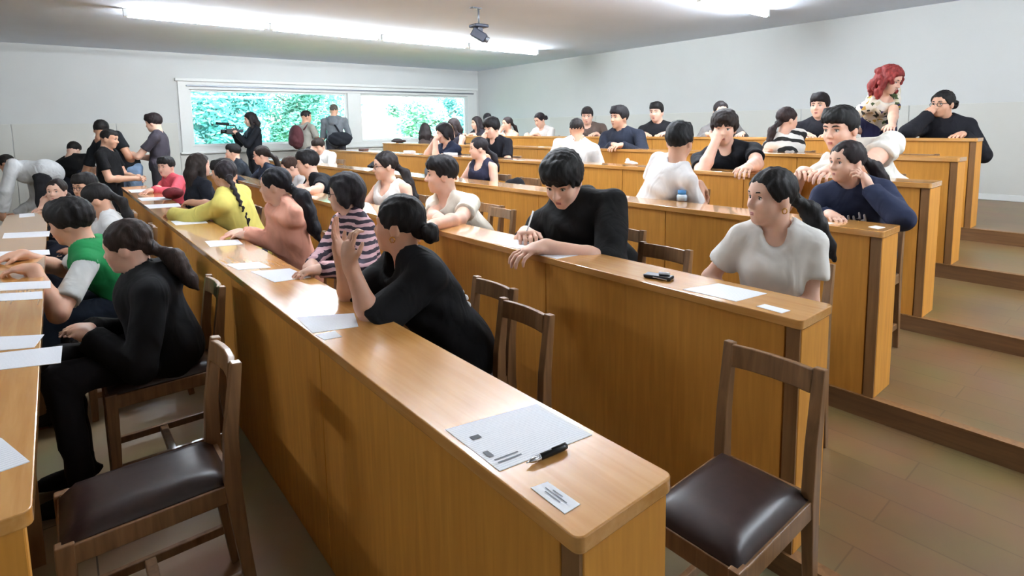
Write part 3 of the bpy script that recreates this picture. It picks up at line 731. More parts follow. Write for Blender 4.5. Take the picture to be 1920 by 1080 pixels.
    for sd in (1, -1):
        hj = Pv+hipL*sd*.085*b-UPV*.03
        if stand: kn = np.array((hj[0], hj[1], fl+.50*b))+hip*.03; ak = np.array((hj[0], hj[1], fl+.09))
        else:
            tlen = .36*b
            if row is not None and hip[0] < -.5: tlen = max(.2, min(tlen, Pv[0]-RA[row]-.115))
            kn = hj+hip*tlen+hipL*sd*.02+UPV*(.02 if knee is None else knee); ak = np.array((kn[0], kn[1], fl+.09))+hip*(-.12 if row else -.03)
        LG += [cap(hj, kn, .083*b*g, .060*b, .04), cap(kn, ak, .058*b, .042*b, .03, cuts=[(ak, n3(ak-kn))])]
        fo = ak+hip*.05-UPV*.045
        SHs += [ell(ak+hip*.055*b-UPV*.05, (.125*b, .045*b, .036*b), np.stack([hip, hipL, UPV]), .015, cuts=[((0, 0, fl+.004), (0, 0, -1.))]), cap(ak+UPV*.02, ak-UPV*.04, .042*b, .04*b, .02)]
    sdf_obj('trousers', LG, hl, cloth(legs), root, O, folds(seed+3, .004))
    for j in (0, 2): sdf_obj('shoe', SHs[j:j+2], hl*.8, cloth(shoe), root, O)
    if chair_label and not stand: 
        ch = hip; chair(Pv[0]-.03, Pv[1], fl, 0, chair_label)
    return dict(root=root, O=O, Hd=Hd, N=Nk, P=Pv, De=De, La=La, ax=ax, arms=arms, H=H, Fh=Fh, Lh=Lh, Uh=Uh, s=s, TL=TL)

# ------------------------------------------------------------------ people
WH = (228, 226, 222); BLK = (22, 22, 25); NAVY = (34, 40, 58)
# front row, behind the desk at the left edge
pA = person('girl in black hoodie with low brown ponytail, seated nearest on the left', (239, 461), 0, depth=2.12, s=0.8, by=178, hy=150, hp=10, top='hoodie', col=(20, 20, 22), hair='pony', hc=(46, 34, 30), sk='fair', fem=True, q=1,
       tail=dict(u=-.035, len=.17, dir=(.5, -.35, -.75), r=.04), L=('l',), R=('l',), pel=(.10, -.02), legs=(24, 22, 24), shoe=(20, 20, 20), loose=.010, knee=.01, chair_label='wooden chair under the girl in black hoodie at left')
pB = person('boy in green and white jersey writing at the left desk', (132, 416), 0, depth=2.62, s=0.84, by=170, hy=150, hp=12, top='tee', col=(28, 120, 66), sleeve=.75, sleeve_mat=cloth((196, 198, 196)), hair='mop', hc=BK, sk='mid', q=1,
       L=('p', 62, 505), R=('p', 40, 478), pel=(.22, -.02), legs=(44, 54, 70), chair_label='wooden chair under the boy in green jersey')
person('dark haired student in white shirt hidden behind the green jersey', (181, 374), 0, depth=3.5, s=0.8, by=180, hy=160, hp=20, top='tee', col=(206, 206, 206), hair='pony', hc=BK, sk='mid', q=2, L=('l',), R=('l',), pel=(.10, 0), chair_label='wooden chair behind the boy in green jersey')
person('man with glasses and black t-shirt in front row', (160, 349), 0, depth=4.15, s=0.8, by=190, hy=215, hp=8, top='tee', col=BLK, hair='crop', hc=BK, sk='mid', glasses=True, q=2, L=('d', .15, .22), R=('l',), pel=(.10, 0), chair_label='wooden chair under the man with glasses in front row')
person('girl resting cheek on hand, hair pulled back, front row', (107, 358), 0, depth=4.55, s=0.78, by=200, hy=243, hp=2, top='tee', col=(214, 210, 204), hair='pony', hc=DB, sk='fair', fem=True, q=2, L=('d', .1, .12), R=('h', .02, -.10, -.12), pel=(.16, 0), chair_label='wooden chair under the girl resting her cheek')
# standing group at the far left
person('person in white shirt bending over at the far left edge', (14, 308), None, depth=6.6, floor=0, s=0.96, by=150, hy=150, hp=45, stand=True, top='long', col=(206, 208, 210), hair='short', hc=BK, sk='mid', q=2, pel=(.36, -.22), L=('b', .02, .16, -.62), R=('b', .05, -.12, -.62), legs=(40, 40, 44), loose=.012)
person('student in black t-shirt bowed, seen from behind by wall', (138, 281), None, depth=7.9, floor=0, s=0.92, by=60, hy=60, hp=35, stand=True, top='tee', col=(18, 18, 20), hair='crop', hc=BK, sk='fair', q=2, pel=(-.02, -.12), L=('b', .2, .15, -.5), R=('b', .2, -.15, -.5))
pH = person('tall student in black t-shirt with colourful back print', (190, 243), None, depth=7.2, floor=0, s=0.98, by=50, hy=75, hp=18, stand=True, top='tee', col=(22, 24, 28), hair='crop', hc=BK, sk='tan', q=2, g=1.1, pel=(.22, -.12), L=('b', .2, .2, -.5), R=('b', .12, -.30, -.55), legs=(120, 142, 170))
person('man in black t-shirt standing turned to the right, forearms forward', (205, 260), None, depth=6.6, floor=0, s=0.92, by=335, hy=335, hp=12, stand=True, top='tee', col=(16, 16, 18), hair='short', hc=BK, sk='mid', q=2, pel=(-.02, .02), L=('b', .24, .06, -.48), R=('b', .24, -.04, -.48), legs=(22, 22, 26))
person('young man in grey t-shirt standing by the window wall', (288, 230), None, depth=7.4, floor=0, s=0.98, by=160, hy=142, hp=10, stand=True, top='tee', col=(62, 58, 66), hair='cap', hc=(34, 26, 28), sk='fair', q=2, pel=(.04, -.02), L=('b', .38, .05, -.38), R=('l',), legs=(52, 50, 54))
# row one
person('boy in pink sweater with folded arms', (312, 312), 1, .42, s=0.86, by=200, hy=218, hp=4, top='long', col=(206, 84, 96), hair='crop', hc=BK, sk='fair', q=2, L=('p', 285, 357), R=('p', 296, 352), pel=(.14, 0), chair_label='wooden chair under the boy in pink sweater')
person('girl with long dark hair facing right, in black top', (374, 310), 1, .45, s=0.8, by=190, hy=5, hp=0, top='long', col=(24, 26, 34), hair='long', hc=DB, sk='fair', fem=True, q=2, L=('l',), R=('l',), pel=(.05, 0), chair_label='wooden chair under the long haired girl facing right')
person('student in blue t-shirt mostly hidden behind the yellow sweater', (419, 323), 1, 0.52, s=0.85, by=180, hy=150, hp=10, top='tee', col=(44, 74, 140), hair='crop', hc=BK, sk='mid', q=2, L=('p', 352, 381), R=('l',), pel=(.06, 0), chair_label='wooden chair under the student in blue t-shirt')
person('girl in yellow sweater with dark braid, back turned', (424, 328), 1, .40, s=0.82, by=140, hy=88, hp=5, top='long', col=(206, 194, 106), hair='braid', hc=(34, 28, 32), sk='mid', fem=True, q=1, tail=dict(u=-.03, len=.26, dir=(.25, -.35, -.9)), L=('p', 325, 402), R=('l',), pel=(.12, -.05), loose=.012, hipyaw=180, chair_label='wooden chair under the girl in yellow sweater')
person('girl in peach hoodie with thick black ponytail', (516, 347), 1, .42, s=0.78, fold=0.009, bs=1.08, by=185, hy=143, hp=4, top='hoodie', col=(232, 170, 148), hair='pony', hc=(20, 20, 26), sk='fair', fem=True, q=1, tail=dict(u=-.03, len=.28, dir=(.30, -.25, -.95), r=.056), L=('p', 462, 441, dict(pole=(-.7, .25, -1))), R=('p', 448, 436, dict(pole=(-.6, -.3, -1))), pel=(.12, 0), loose=.008, chair_label='wooden chair under the girl in peach hoodie')
person('short haired student in pink and black striped sweater with glasses', (647, 362), 1, 0.56, s=0.72, by=180, hy=147, hp=2, top='long', top_mat='striped_knit', hair='bob', hc=(36, 32, 36), sk='fair', fem=True, q=1, glasses=True, L=('p', 600, 505), R=('p', 585, 495), pel=(.10, 0), chair_label='wooden chair under the student in striped sweater')
pQ = person('girl in oversized black t-shirt with hair bun, elbows on the desk', (748, 420), 1, .42, s=0.84, legs=(20, 20, 22), bs=1.02, by=172, hy=128, hp=-2, top='elbow', col=(18, 18, 20), sleeve=1.0, hair='bun', hc=(20, 17, 18), sk='mid', fem=True, q=1, earring=True, tail=dict(u=-.03), loose=.022,
       L=('x', 657, 497, .70, dict(dir=(.1, -.05, 1), palm=(-.9, -.3, 0), curl=.75, pole=(.15, .25, -1))), R=('x', 640, 482, .73, dict(dir=(.25, .1, 1), palm=(-.7, .4, 0), curl=.12, spread=.28, pole=(.2, -.2, -1))), pel=(.20, -.05), hipyaw=180, chair_label='wooden chair under the girl with hair bun')
# row two
person('boy in dark jacket touching his face, far end of second row', (437, 285), 2, .28, s=0.88, by=180, hy=152, hp=2, top='jacket', col=(34, 38, 44), hair='crop', hc=BK, sk='fair', q=3, L=('d', .2, .1), R=('h', .12, -.05, -.12), pel=(.16, 0), chair_label='wooden chair under the boy in dark jacket')
person('girl with glasses and navy jacket leaning on her arms', (490, 291), 2, .32, s=0.88, by=180, hy=158, hp=8, top='long', col=(42, 50, 66), hair='pony', hc=DB, sk='fair', fem=True, glasses=True, q=3, L=('d', .30, .05), R=('d', .28, -.1), pel=(.2, 0), chair_label='wooden chair under the girl in navy jacket')
person('girl with glasses in white top looking down', (544, 313), 2, .42, s=0.92, by=185, hy=165, hp=18, top='tee', col=(214, 212, 214), hair='pony', hc=BR, sk='fair', fem=True, glasses=True, q=2, L=('d', .2, .1), R=('d', .18, -.1), pel=(.14, 0), chair_label='wooden chair under the girl in white top')
person('boy in black t-shirt leaning forward in profile', (576, 305), 2, .36, s=1.0, by=172, hy=146, hp=4, top='tee', col=(26, 28, 34), hair='cap', hc=(26, 24, 26), sk='fair', q=2, L=('p', 572, 361), R=('p', 556, 355), pel=(.30, -.08), chair_label='wooden chair under the boy leaning forward')
person('woman in white tank top with glasses and long wavy hair', (722, 311), 2, .44, s=0.9, by=195, hy=168, hp=3, top='tank', col=(232, 228, 224), hair='pony', hc=(32, 26, 26), sk='fair', fem=True, glasses=True, q=1, tail=dict(u=-.02, len=.30, dir=(.30, -.25, -.9), r=.04), L=('l',), R=('d', .2, -.12), pel=(.12, 0), chair_label='wooden chair under the woman in white tank top')
person('boy in white t-shirt with folded forearms on the desk', (828, 327), 2, .42, s=1.0, by=185, hy=150, hp=2, top='tee', col=(232, 226, 212), hair='crop', hc=(26, 22, 24), sk='fair', q=1, L=('p', 812, 422), R=('p', 822, 410), pel=(.20, -.03), fold=.005, chair_label='wooden chair under the boy in white t-shirt')
pY = person('boy in black hoodie with tousled hair bent over his paper writing', (1055, 337), 2, .34, s=1.06, by=195, hy=200, hp=30, top='hoodie', col=(20, 20, 21), sleeve=1.12, hair='mop', hc=(20, 19, 20), sk='fair', q=1, L=('p', 1022, 462), R=('p', 985, 436, dict(curl=.8)), pel=(.22, -.05), loose=.016, fold=.006, chair_label='wooden chair under the boy in black hoodie')
pZ = person('girl in white t-shirt with sleek ponytail at the end of row two', (1446, 369), 2, .42, s=0.82, bs=0.93, by=205, hy=152, hp=1, top='tee', col=(226, 224, 220), hair='pony', hc=(20, 17, 18), sk='fair', fem=True, q=1, earring=True, tail=dict(u=-.01, len=.22, dir=(.35, -.35, -.8), r=.040), L=('l',), R=('l',), pel=(.10, .02), loose=0.01, fold=.006, legs=(150, 165, 180), hipyaw=180, chair_label='wooden chair under the girl with sleek ponytail')
# row three
person('student with hand over forehead at the far end', (598, 274), 3, .40, s=0.94, by=200, hy=205, hp=25, top='long', col=(206, 204, 200), hair='crop', hc=DB, sk='fair', q=3, L=('d', .15, .1), R=('h', .09, -.05, -.06), pel=(.14, 0), chair_label='wooden chair under the student covering his forehead')
person('girl in navy sleeveless top with ponytail', (897, 278), 3, .42, s=0.8, by=185, hy=152, hp=4, top='tank', col=(44, 44, 62), hair='pony', hc=(30, 26, 30), sk='fair', fem=True, q=2, tail=dict(u=-.04, len=.16, dir=(.3, -.2, -.9)), L=('l',), R=('d', .2, -.1), pel=(.08, 0), chair_label='wooden chair under the girl in navy sleeveless top')
person('boy in white t-shirt turned backwards with arm on chair back', (1274, 264), 3, .42, s=0.93, bs=0.98, by=-18, hy=12, hp=2, top='tee', col=(232, 230, 230), hair='cap', hc=(26, 26, 28), sk='mid', glasses=True, q=1, L=('b', .1, .12, -.4), R=('x', 1312, 346, 3.12, dict(dir=(.6, 0, -.7), palm=(-.3, 0, -1))), pel=(-.12, .20), hipyaw=180, loose=0.004, fold=.005)
pC = person('girl in navy hoodie holding her ear', (1588, 303), 3, .40, s=0.8, bs=1.02, by=195, hy=152, hp=3, top='hoodie', col=(38, 44, 66), hair='pony', hc=(32, 24, 26), sk='fair', fem=True, q=1, tail=dict(u=.01, len=.22, dir=(.35, -.4, -.8), r=.040), L=('h', -.02, .115, -.115, dict(dir=(.1, -.35, 1), palm=(-.1, -1, 0), pole=(.3, .9, -.8))), R=('d', .16, -.05), pel=(.16, -.03), loose=.012, fold=.006, hipyaw=180, chair_label='wooden chair under the girl in navy hoodie')
# row four
person('woman in navy blouse with hand covering her face', (832, 250), 4, .36, s=1.0, by=180, hy=163, hp=12, top='tee', col=(40, 46, 66), hair='bob', hc=(26, 22, 26), sk='fair', fem=True, q=3, L=('h', .12, .02, -.10), R=('h', .11, -.06, -.10), pel=(.16, 0), chair_label='wooden chair under the woman in navy blouse')
person('boy with bowl cut in black t-shirt looking down', (922, 240), 4, .42, s=0.95, by=190, hy=185, hp=12, top='tee', col=(26, 27, 34), hair='mop', hc=(24, 22, 24), sk='fair', q=2, L=('d', .22, .12), R=('h', .10, -.05, -.14), pel=(.16, 0), chair_label='wooden chair under the boy with bowl cut')
person('student in white t-shirt with back to the camera', (1081, 242), 4, .46, s=0.88, by=42, hy=55, hp=4, top='tee', col=(234, 232, 230), hair='short', hc=(34, 28, 28), sk='mid', q=2, L=('b', .2, .1, -.35), R=('b', .2, -.1, -.35), pel=(-.04, .04), hipyaw=180, loose=.016, fold=.006, chair_label='wooden chair under the student seen from behind')
person('curly haired boy in black t-shirt with hand over his mouth', (1358, 240), 4, .42, s=1.05, by=212, hy=205, hp=8, top='tee', col=(22, 23, 28), hair='mop', hc=(40, 34, 33), sk='fair', q=1, L=('p', 1402, 317), R=('h', .11, -.05, -.10, dict(pole=(.3, -.5, -1))), pel=(.14, 0), chair_label='wooden chair under the curly haired boy')
person('big boy in white t-shirt leaning far over his desk', (1576, 241), 4, .40, s=1.18, bs=1.08, by=208, hy=165, hp=8, top='tee', col=(226, 224, 216), hair='crop', hc=(18, 17, 18), sk='fair', q=1, g=1.15, wd=1.2, L=('p', 1540, 328), R=('p', 1505, 322), pel=(.20, -.14), loose=.01, fold=.006, hipyaw=180, chair_label='wooden chair under the big boy leaning forward')
# row five
person('long haired person in brown top seen from behind by the window', (797, 244), 5, .40, s=0.95, by=120, hy=60, hp=0, top='long', col=(62, 52, 50), hair='long', hc=(36, 30, 30), sk='mid', fem=True, q=3, L=('l',), R=('l',), pel=(.08, 0), chair_label='wooden chair under the long haired person by the window')
person('long haired girl in dark vest looking down', (850, 236), 5, .40, s=0.95, by=180, hy=165, hp=10, top='tank', col=(50, 48, 58), hair='long', hc=(52, 42, 42), sk='fair', fem=True, q=3, L=('d', .2, .1), R=('d', .2, -.1), pel=(.12, 0), chair_label='wooden chair under the girl in dark vest')
person('boy in navy sports jacket with white sleeve stripes', (1161, 220), 5, .40, s=1.06, by=195, hy=170, hp=2, top='jacket', col=(34, 38, 50), hair='cap', hc=(30, 27, 30), sk='mid', q=2, L=('p', 1165, 273), R=('p', 1150, 272), pel=(.12, 0), loose=.01, chair_label='wooden chair under the boy in sports jacket')
person('girl in black and white patterned knit facing right', (1476, 224), 5, .40, s=0.88, by=240, hy=333, hp=0, top='long', top_mat='zebra_knit', hair='pony', hc=(44, 32, 32), sk='fair', fem=True, q=2, tail=dict(u=-.04, len=.16), L=('p', 1452, 278), R=('p', 1442, 276), pel=(.10, 0), hipyaw=180, chair_label='wooden chair under the girl in patterned knit')
# row six
person('girl with dark hair in black top at the far top corner', (893, 231), 6, .38, s=0.95, by=185, hy=168, hp=2, top='tee', col=(48, 44, 50), hair='long', hc=(40, 33, 35), sk='fair', fem=True, q=3, L=('d', .2, .15), R=('d', .2, -.1), pel=(.14, 0), chair_label='wooden chair at the far end of the top row')
person('dark haired student partly hidden behind the bowl cut boy', (914, 224), 6, 0.72, s=0.95, by=120, hy=60, hp=2, top='tee', col=(44, 42, 46), hair='crop', hc=(34, 30, 34), sk='fair', q=3, L=('l',), R=('l',), pel=(.08, 0))
person('girl in beige top with hand to her mouth', (951, 232), 6, .40, s=0.95, by=185, hy=172, hp=2, top='tank', col=(222, 190, 170), hair='pony', hc=(46, 36, 36), sk='fair', fem=True, q=3, L=('d', .2, .1), R=('h', .10, -.04, -.10), pel=(.10, 0), chair_label='wooden chair under the girl in beige top')
person('girl in white blouse writing, hair tied with a ribbon', (1012, 225), 6, .40, s=0.95, by=190, hy=178, hp=20, top='tee', col=(222, 216, 212), hair='bun', hc=(36, 28, 32), sk='fair', fem=True, q=3, L=('d', .2, .1), R=('d', .18, -.12), pel=(.14, 0), chair_label='wooden chair under the girl in white blouse')
person('boy in brown t-shirt looking down at top row', (1101, 217), 6, .40, s=1.05, by=215, hy=215, hp=12, top='tee', col=(92, 78, 72), hair='crop', hc=(36, 31, 32), sk='fair', q=3, L=('d', .2, .16), R=('d', .2, -.12), pel=(.10, 0), chair_label='wooden chair under the boy in brown t-shirt')
person('boy in black jacket and white collar at top row', (1231, 210), 6, .40, s=1.06, by=205, hy=192, hp=4, top='jacket', col=(28, 28, 32), hair='crop', hc=BK, sk='fair', q=3, L=('d', .16, .14), R=('d', .16, -.12), pel=(.08, 0), chair_label='wooden chair under the boy in black jacket')
person('dark haired girl in grey cardigan behind the curly haired boy', (1351, 209), 6, .46, s=0.98, by=225, hy=225, hp=6, top='long', col=(110, 106, 104), hair='pony', hc=(34, 27, 28), sk='fair', fem=True, q=3, L=('d', .2, .2), R=('d', .2, -.2), pel=(.08, 0), chair_label='wooden chair under the girl in grey cardigan')
person('boy in black sweater with neat fringe at top row', (1537, 198), 6, .40, s=1.04, by=200, hy=182, hp=2, top='long', col=(26, 26, 32), hair='cap', hc=(30, 24, 26), sk='fair', q=2, L=('d', .18, .12), R=('d', .16, -.12), pel=(.08, 0), chair_label='wooden chair under the boy in black sweater')
pU = person('red haired woman in floral dress standing bent over desk', (1668, 150), 6, .42, s=1.0, bs=1.05, by=235, hy=262, hp=24, stand=True, top='dress', top_mat='floral_print', hair='curly', hc=(126, 46, 44), sk='fair', fem=True, q=1, pel=(.22, .14), L=('p', 1672, 252, dict(pole=(-.6, .6, -.2))), R=('p', 1624, 250, dict(pole=(-.6, -.6, -.2))), legs=(40, 40, 70), tail=dict(len=.14))
pV = person('woman in black jacket with glasses and hand at her mouth', (1768, 195), 6, .40, s=0.95, by=200, hy=160, hp=2, top='jacket', col=(24, 24, 30), hair='bun', hc=BK, sk='mid', fem=True, glasses=True, q=1, L=('d', .2, .12), R=('h', .12, -.04, -.10, dict(pole=(.6, -.6, -.6))), pel=(.12, 0), loose=.014, chair_label='wooden chair under the woman in black jacket')
# standing by the window
pVid = person('woman in black filming with a camera before the window', (469, 224), None, depth=9.6, floor=RT[2], s=0.96, by=185, hy=175, hp=10, stand=True, top='long', col=(24, 26, 32), hair='long', hc=(34, 27, 28), sk='fair', fem=True, q=2, pel=(.05, 0), L=('b', .24, .03, -.24), R=('b', .24, -.12, -.24), legs=(30, 30, 36), tail=dict(len=.2))
pBp = person('man in grey shirt with maroon backpack facing the window', (574, 219), None, depth=10.0, floor=RT[3], s=0.95, by=20, hy=10, hp=3, stand=True, top='tee', col=(150, 148, 140), hair='short', hc=(30, 26, 28), sk='mid', q=2, pel=(-.02, -.02), L=('l',), R=('l',), legs=(70, 70, 76))
pHd = person('man in grey hoodie with black shoulder bag facing the window', (626, 207), None, depth=10.3, floor=RT[4], s=0.95, by=60, hy=60, hp=4, stand=True, top='hoodie', col=(110, 116, 122), hair='short', hc=(84, 78, 74), sk='mid', q=2, pel=(0, -.02), L=('l',), R=('l',), legs=(60, 62, 70))

# ------------------------------------------------------------------ empty chairs
chair(1.385*SC, .752*SC, 0, 0, 'empty wooden chair with brown leather seat at the near end of row one')
chair(.13*SC, 1.93*SC, 0, 0, 'empty wooden chair with brown leather seat in the left foreground')
chair(1.13*SC, 1.60*SC, 0, 0, 'empty wooden chair right behind the girl with hair bun')
chair(2.10*SC, 1.64*SC, RT[2], 0, 'empty wooden chair between the black hoodie boy and sleek ponytail girl')
def chair_px(u, v, row, label):
    p = on_z(u, v, RT[row]+.735); chair(p.x-.215, p.y, RT[row], 0, label)
chair_px(942, 390, 2, 'empty wooden chair right of the boy with folded forearms')
chair_px(1120, 305, 3, 'empty wooden chair below the white t-shirt seen from behind')
chair_px(1298, 352, 3, 'wooden chair whose back the backwards turned boy grips')
chair_px(1722, 288, 5, 'empty wooden chair in row five near the aisle')

# ------------------------------------------------------------------ papers and cards
def sheet(name, quad, z, label, mat='paper_print', cat='paper', grp='exam papers on the desks', lift=.0012):
    P = [on_z(u, v, z+lift) for u, v in quad]; c = sum(P, Vector())/4; bm = bmesh.new(); th = .0012
    lo = [bm.verts.new(p-c-Vector((0, 0, th))) for p in P]; hi = [bm.verts.new(p-c) for p in P]
    top = bm.faces.new(hi); bm.faces.new(lo[::-1])
    for i in range(4): bm.faces.new((lo[i], lo[(i+1) % 4], hi[(i+1) % 4], hi[i]))
    uv = bm.loops.layers.uv.new('uv'); w_ = (P[1]-P[0]).length; h_ = (P[3]-P[0]).length
    for l, co in zip(top.loops, ((0, 0), (1, 0), (1, 1), (0, 1))): l[uv].uv = co
    bmesh.ops.recalc_face_normals(bm, faces=bm.faces[:])
    me = bpy.data.meshes.new(name); bm.to_mesh(me); bm.free(); o = link(name, me, mat); o.location = c
    return tag(o, label, cat, grp)
def on_sheet(P, a, b): # bilinear inside quad
    return (P[0]*(1-a)+P[1]*a)*(1-b)+(P[3]*(1-a)+P[2]*a)*b
q1 = [(835, 805), (1007, 757), (1110, 815), (937, 883)]
s1 = sheet('paper', q1, RZ[1], 'large printed exam sheet beside the pen on the nearest desk', 'paper_print')
P1 = [on_z(u, v, RZ[1]+.0022) for u, v in q1]
def mark(par, P, a0, a1, b0, b1, mat, name='print_block'):
    pts = [on_sheet(P, a, b)-par.location for a, b in ((a0, b0), (a1, b0), (a1, b1), (a0, b1))]
    me = bpy.data.meshes.new(name); me.from_pydata(pts, [], [(0, 1, 2, 3)]); link(name, me, mat, par)
ink = simple('ink_grey', (110, 112, 120), .7, .05); inkd = simple('ink_dark', (62, 64, 70), .7, .05)
mark(s1, P1, .10, .19, .28, .36, inkd)
mark(s1, P1, .05, .10, .62, .74, ink)
for b in (.80, .86): mark(s1, P1, .06, .30, b, b+.02, ink)
qc = [(995, 914), (1027, 903), (1088, 945), (1059, 963)]
s2 = sheet('name_card', qc, RZ[1], 'small white name label stuck at the end of nearest desk', 'paper_blank', 'label', 'name labels')
P2 = [on_z(u, v, RZ[1]+.0022) for u, v in qc]
for a, b0, b1 in ((.35, .25, .7), (.55, .15, .8), (.72, .3, .6)): mark(s2, P2, a, a+.06, b0, b1, ink)
for lab, z, qd in (
    ('printed sheet under the elbows of the girl with hair bun', RZ[1], [(553, 594), (664, 587), (672, 612), (586, 624)]),
    ('white sheet in front of the striped sweater student', RZ[1], [(470, 509), (543, 503), (583, 519), (515, 529)]),
    ('sheet between the peach hoodie and striped sweater students', RZ[1], [(424, 495), (486, 491), (508, 501), (447, 506)]),
    ('sheet in front of the girl in peach hoodie', RZ[1], [(384, 452), (446, 449), (456, 458), (394, 463)]),
    ('sheet beside the yellow sweater sleeve', RZ[1], [(320, 414), (382, 411), (390, 418), (330, 422)]),
    ('sheet in front of the blue t-shirt student', RZ[1], [(270, 384), (335, 381), (340, 387), (280, 391)]),
    ('sheet in front of the long haired girl facing right', RZ[1], [(258, 371), (318, 369), (322, 374), (266, 377)]),
    ('sheet in front of the pink sweater boy', RZ[1], [(240, 356), (285, 354), (288, 359), (246, 361)]),
    ('sheet at the desk end before the sleek ponytail girl', RZ[2], [(1280, 542), (1347, 531), (1438, 550), (1380, 565)]),
    ('sheet under the left forearm of the black hoodie boy', RZ[2], [(985, 473), (1040, 466), (1097, 476), (1044, 485)]),
    ('sheet the black hoodie boy is writing on', RZ[2], [(925, 455), (968, 449), (1014, 458), (970, 466)]),
    ('sheet sticking over the left desk edge in the foreground', RZ[0], [(-60, 668), (117, 648), (114, 680), (-60, 700)]),
    ('printed sheet on left desk behind the overhanging one', RZ[0], [(-60, 634), (83, 627), (64, 651), (-60, 662)]),
    ('nearest sheet on the left desk, cut by photo edge', RZ[0], [(-60, 800), (4, 822), (56, 865), (-60, 905)]),
    ('sheet beside the elbow of the green jersey boy', RZ[0], [(-30, 552), (80, 546), (80, 560), (-30, 566)]),
    ('sheet the green jersey boy leans on', RZ[0], [(-20, 531), (95, 526), (95, 540), (-20, 546)]),
    ('sheet on left desk before the hidden white shirt student', RZ[0], [(-5, 472), (92, 468), (94, 477), (-5, 481)]),
    ('sheet on left desk before the man with glasses', RZ[0], [(8, 437), (94, 433), (92, 443), (4, 447)]),
    ('far sheet on left desk before the girl resting her cheek', RZ[0], [(36, 401), (64, 399), (66, 405), (36, 408)]),
    ('sheet in front of the girl in navy hoodie', RZ[3], [(1500, 417), (1525, 413), (1566, 418), (1542, 421)]),
    ('sheet on the desk before the woman in white tank top', RZ[2], [(640, 395), (668, 392), (696, 398), (668, 402)]),
    ('sheet on the desk under the leaning boy in profile', RZ[2], [(548, 367), (574, 365), (596, 369), (570, 372)])):
    sheet('paper', qd, z, lab)
for lab, z, qd in (('small name label beside the bun girl sheet', RZ[1], [(592, 628), (628, 620), (641, 631), (608, 637)]),
                   ('small name label at the end of the second row desk', RZ[2], [(1418, 574), (1434, 570), (1482, 582), (1466, 587)]),
                   ('small name label at the desk end before the navy hoodie girl', RZ[3], [(1628, 425), (1642, 423), (1660, 426), (1646, 429)])):
    sheet('name_card', qd, z, lab, 'paper_blank', 'label', 'name labels')
# pen on the near desk
a = on_z(987, 868, RZ[1]+.007); b = on_z(1062, 836, RZ[1]+.007); d = (b-a)
pen = tag(empty('pen', a), 'black and silver ballpoint pen lying beside the large sheet', 'pen')
tubes('pen_barrel', [([d*.32, d*.9, d], [.0058, .0062, .005])], 'black_plastic', pen); tubes('pen_grip', [([d*.06, d*.14, d*.33], [.002, .005, .006])], 'chrome', pen)
tubes('pen_tip', [([d*0, d*.07], [.0008, .002])], 'chrome', pen); tubes('pen_clip', [([d*.62+Vector((0, 0, .007)), d*.97+Vector((0, 0, .007))], .0012)], 'black_plastic', pen)
# things on the second desk
c0 = on_z(1235, 522, RZ[2])
ca = tag(empty('phone_and_pouch', c0), 'black pouch with silver trim lying on the second desk', 'pouch'); ca.name = 'pouch'
bm = bmesh.new(); bm_box(bm, -.022, .022, -.05, .05, .001, .014); bo = link('pouch_body', fin(bm, 'pouch_body', .004), 'black_plastic', ca); bo.rotation_euler = (0, 0, .25)
bm = bmesh.new(); bm_box(bm, -.012, .014, -.038, .0, .0145, .024); bo = link('flap', fin(bm, 'flap', .003), 'paper_blank', ca); bo.rotation_euler = (0, .25, .5)
tubes('zip', [([Vector((-.023, .05, .008)), Vector((-.023, -.05, .008))], .002)], 'chrome', ca)
c0 = on_z(1006, 464, RZ[2]); bb = tag(empty('pen', c0), 'small dark pen lying by the black hoodie boy', 'pen')
tubes('pen_barrel', [([Vector((0, 0, .006)), Vector((.02, -.06, .006))], .004)], 'plastic_dark', bb)
# pen in the writing hand
S0, E0, T, hd, pn, cu, sp_ = pY['arms'][-1]
a = Vector(T+hd*.10); pn2 = tag(empty('pen', a), 'white pen held by the black hoodie boy', 'pen')
tubes('pen_barrel', [([Vector((-.02, 0, -.03)), Vector((.04, .0, .10))], [.003, .0045])], 'paper_blank', pn2)
# soft bags
def blob(name, label, c, prims, mat, cat, strap=None, h=.009):
    o = tag(empty(name, c), label, cat); c = np.array(c)
    sdf_obj('bag_body', [ell(c+np.array(p), r, None, .03) for p, r in prims], h, mat, o, c, folds(int(c[0]*100), .006))
    if strap: tubes('strap', [([Vector(x) for x in st], .010) for st in strap], mat, o, 8)
    return o
p = on_x(960, 345, RA[3]+.40*SC)
chair(p.x, p.y, RT[3], 0, 'wooden chair holding the black backpack in row three'); p.z = RT[3]+.56
blob('backpack', 'black backpack on the chair beside the navy sleeveless girl', p, [((0, 0, .02), (.10, .12, .16)), ((.02, -.06, .10), (.07, .06, .10)), ((0, .06, -.02), (.09, .08, .10))], cloth((22, 22, 26)), 'backpack', [[(0, -.1, .02), (.02, -.15, -.05)]])
p = on_z(778, 330, RZ[3]); blob('backpack', 'grey and black backpack behind the woman in white tank top', (p.x+.22, p.y, RZ[3]+.02), [((0, 0, 0), (.09, .10, .10)), ((-.05, 0, -.03), (.05, .07, .06))], cloth((90, 92, 96)), 'backpack', [[(0, -.06, .08), (-.03, -.1, 0)]])
p = on_z(690, 318, RZ[3]); blob('jacket_heap', 'black jacket heaped on desk near white tank top woman', (p.x+.1, p.y, RZ[3]+.035), [((0, 0, 0), (.10, .12, .035)), ((.03, .03, .02), (.06, .06, .03))], cloth((26, 26, 32)), 'jacket')
p = on_z(325, 372, RZ[1]); blob('pencil_case', 'maroon soft pencil case on desk near pink sweater', (p.x, p.y, RZ[1]+.05), [((0, 0, 0), (.08, .14, .05))], cloth((110, 38, 44)), 'pencil case')
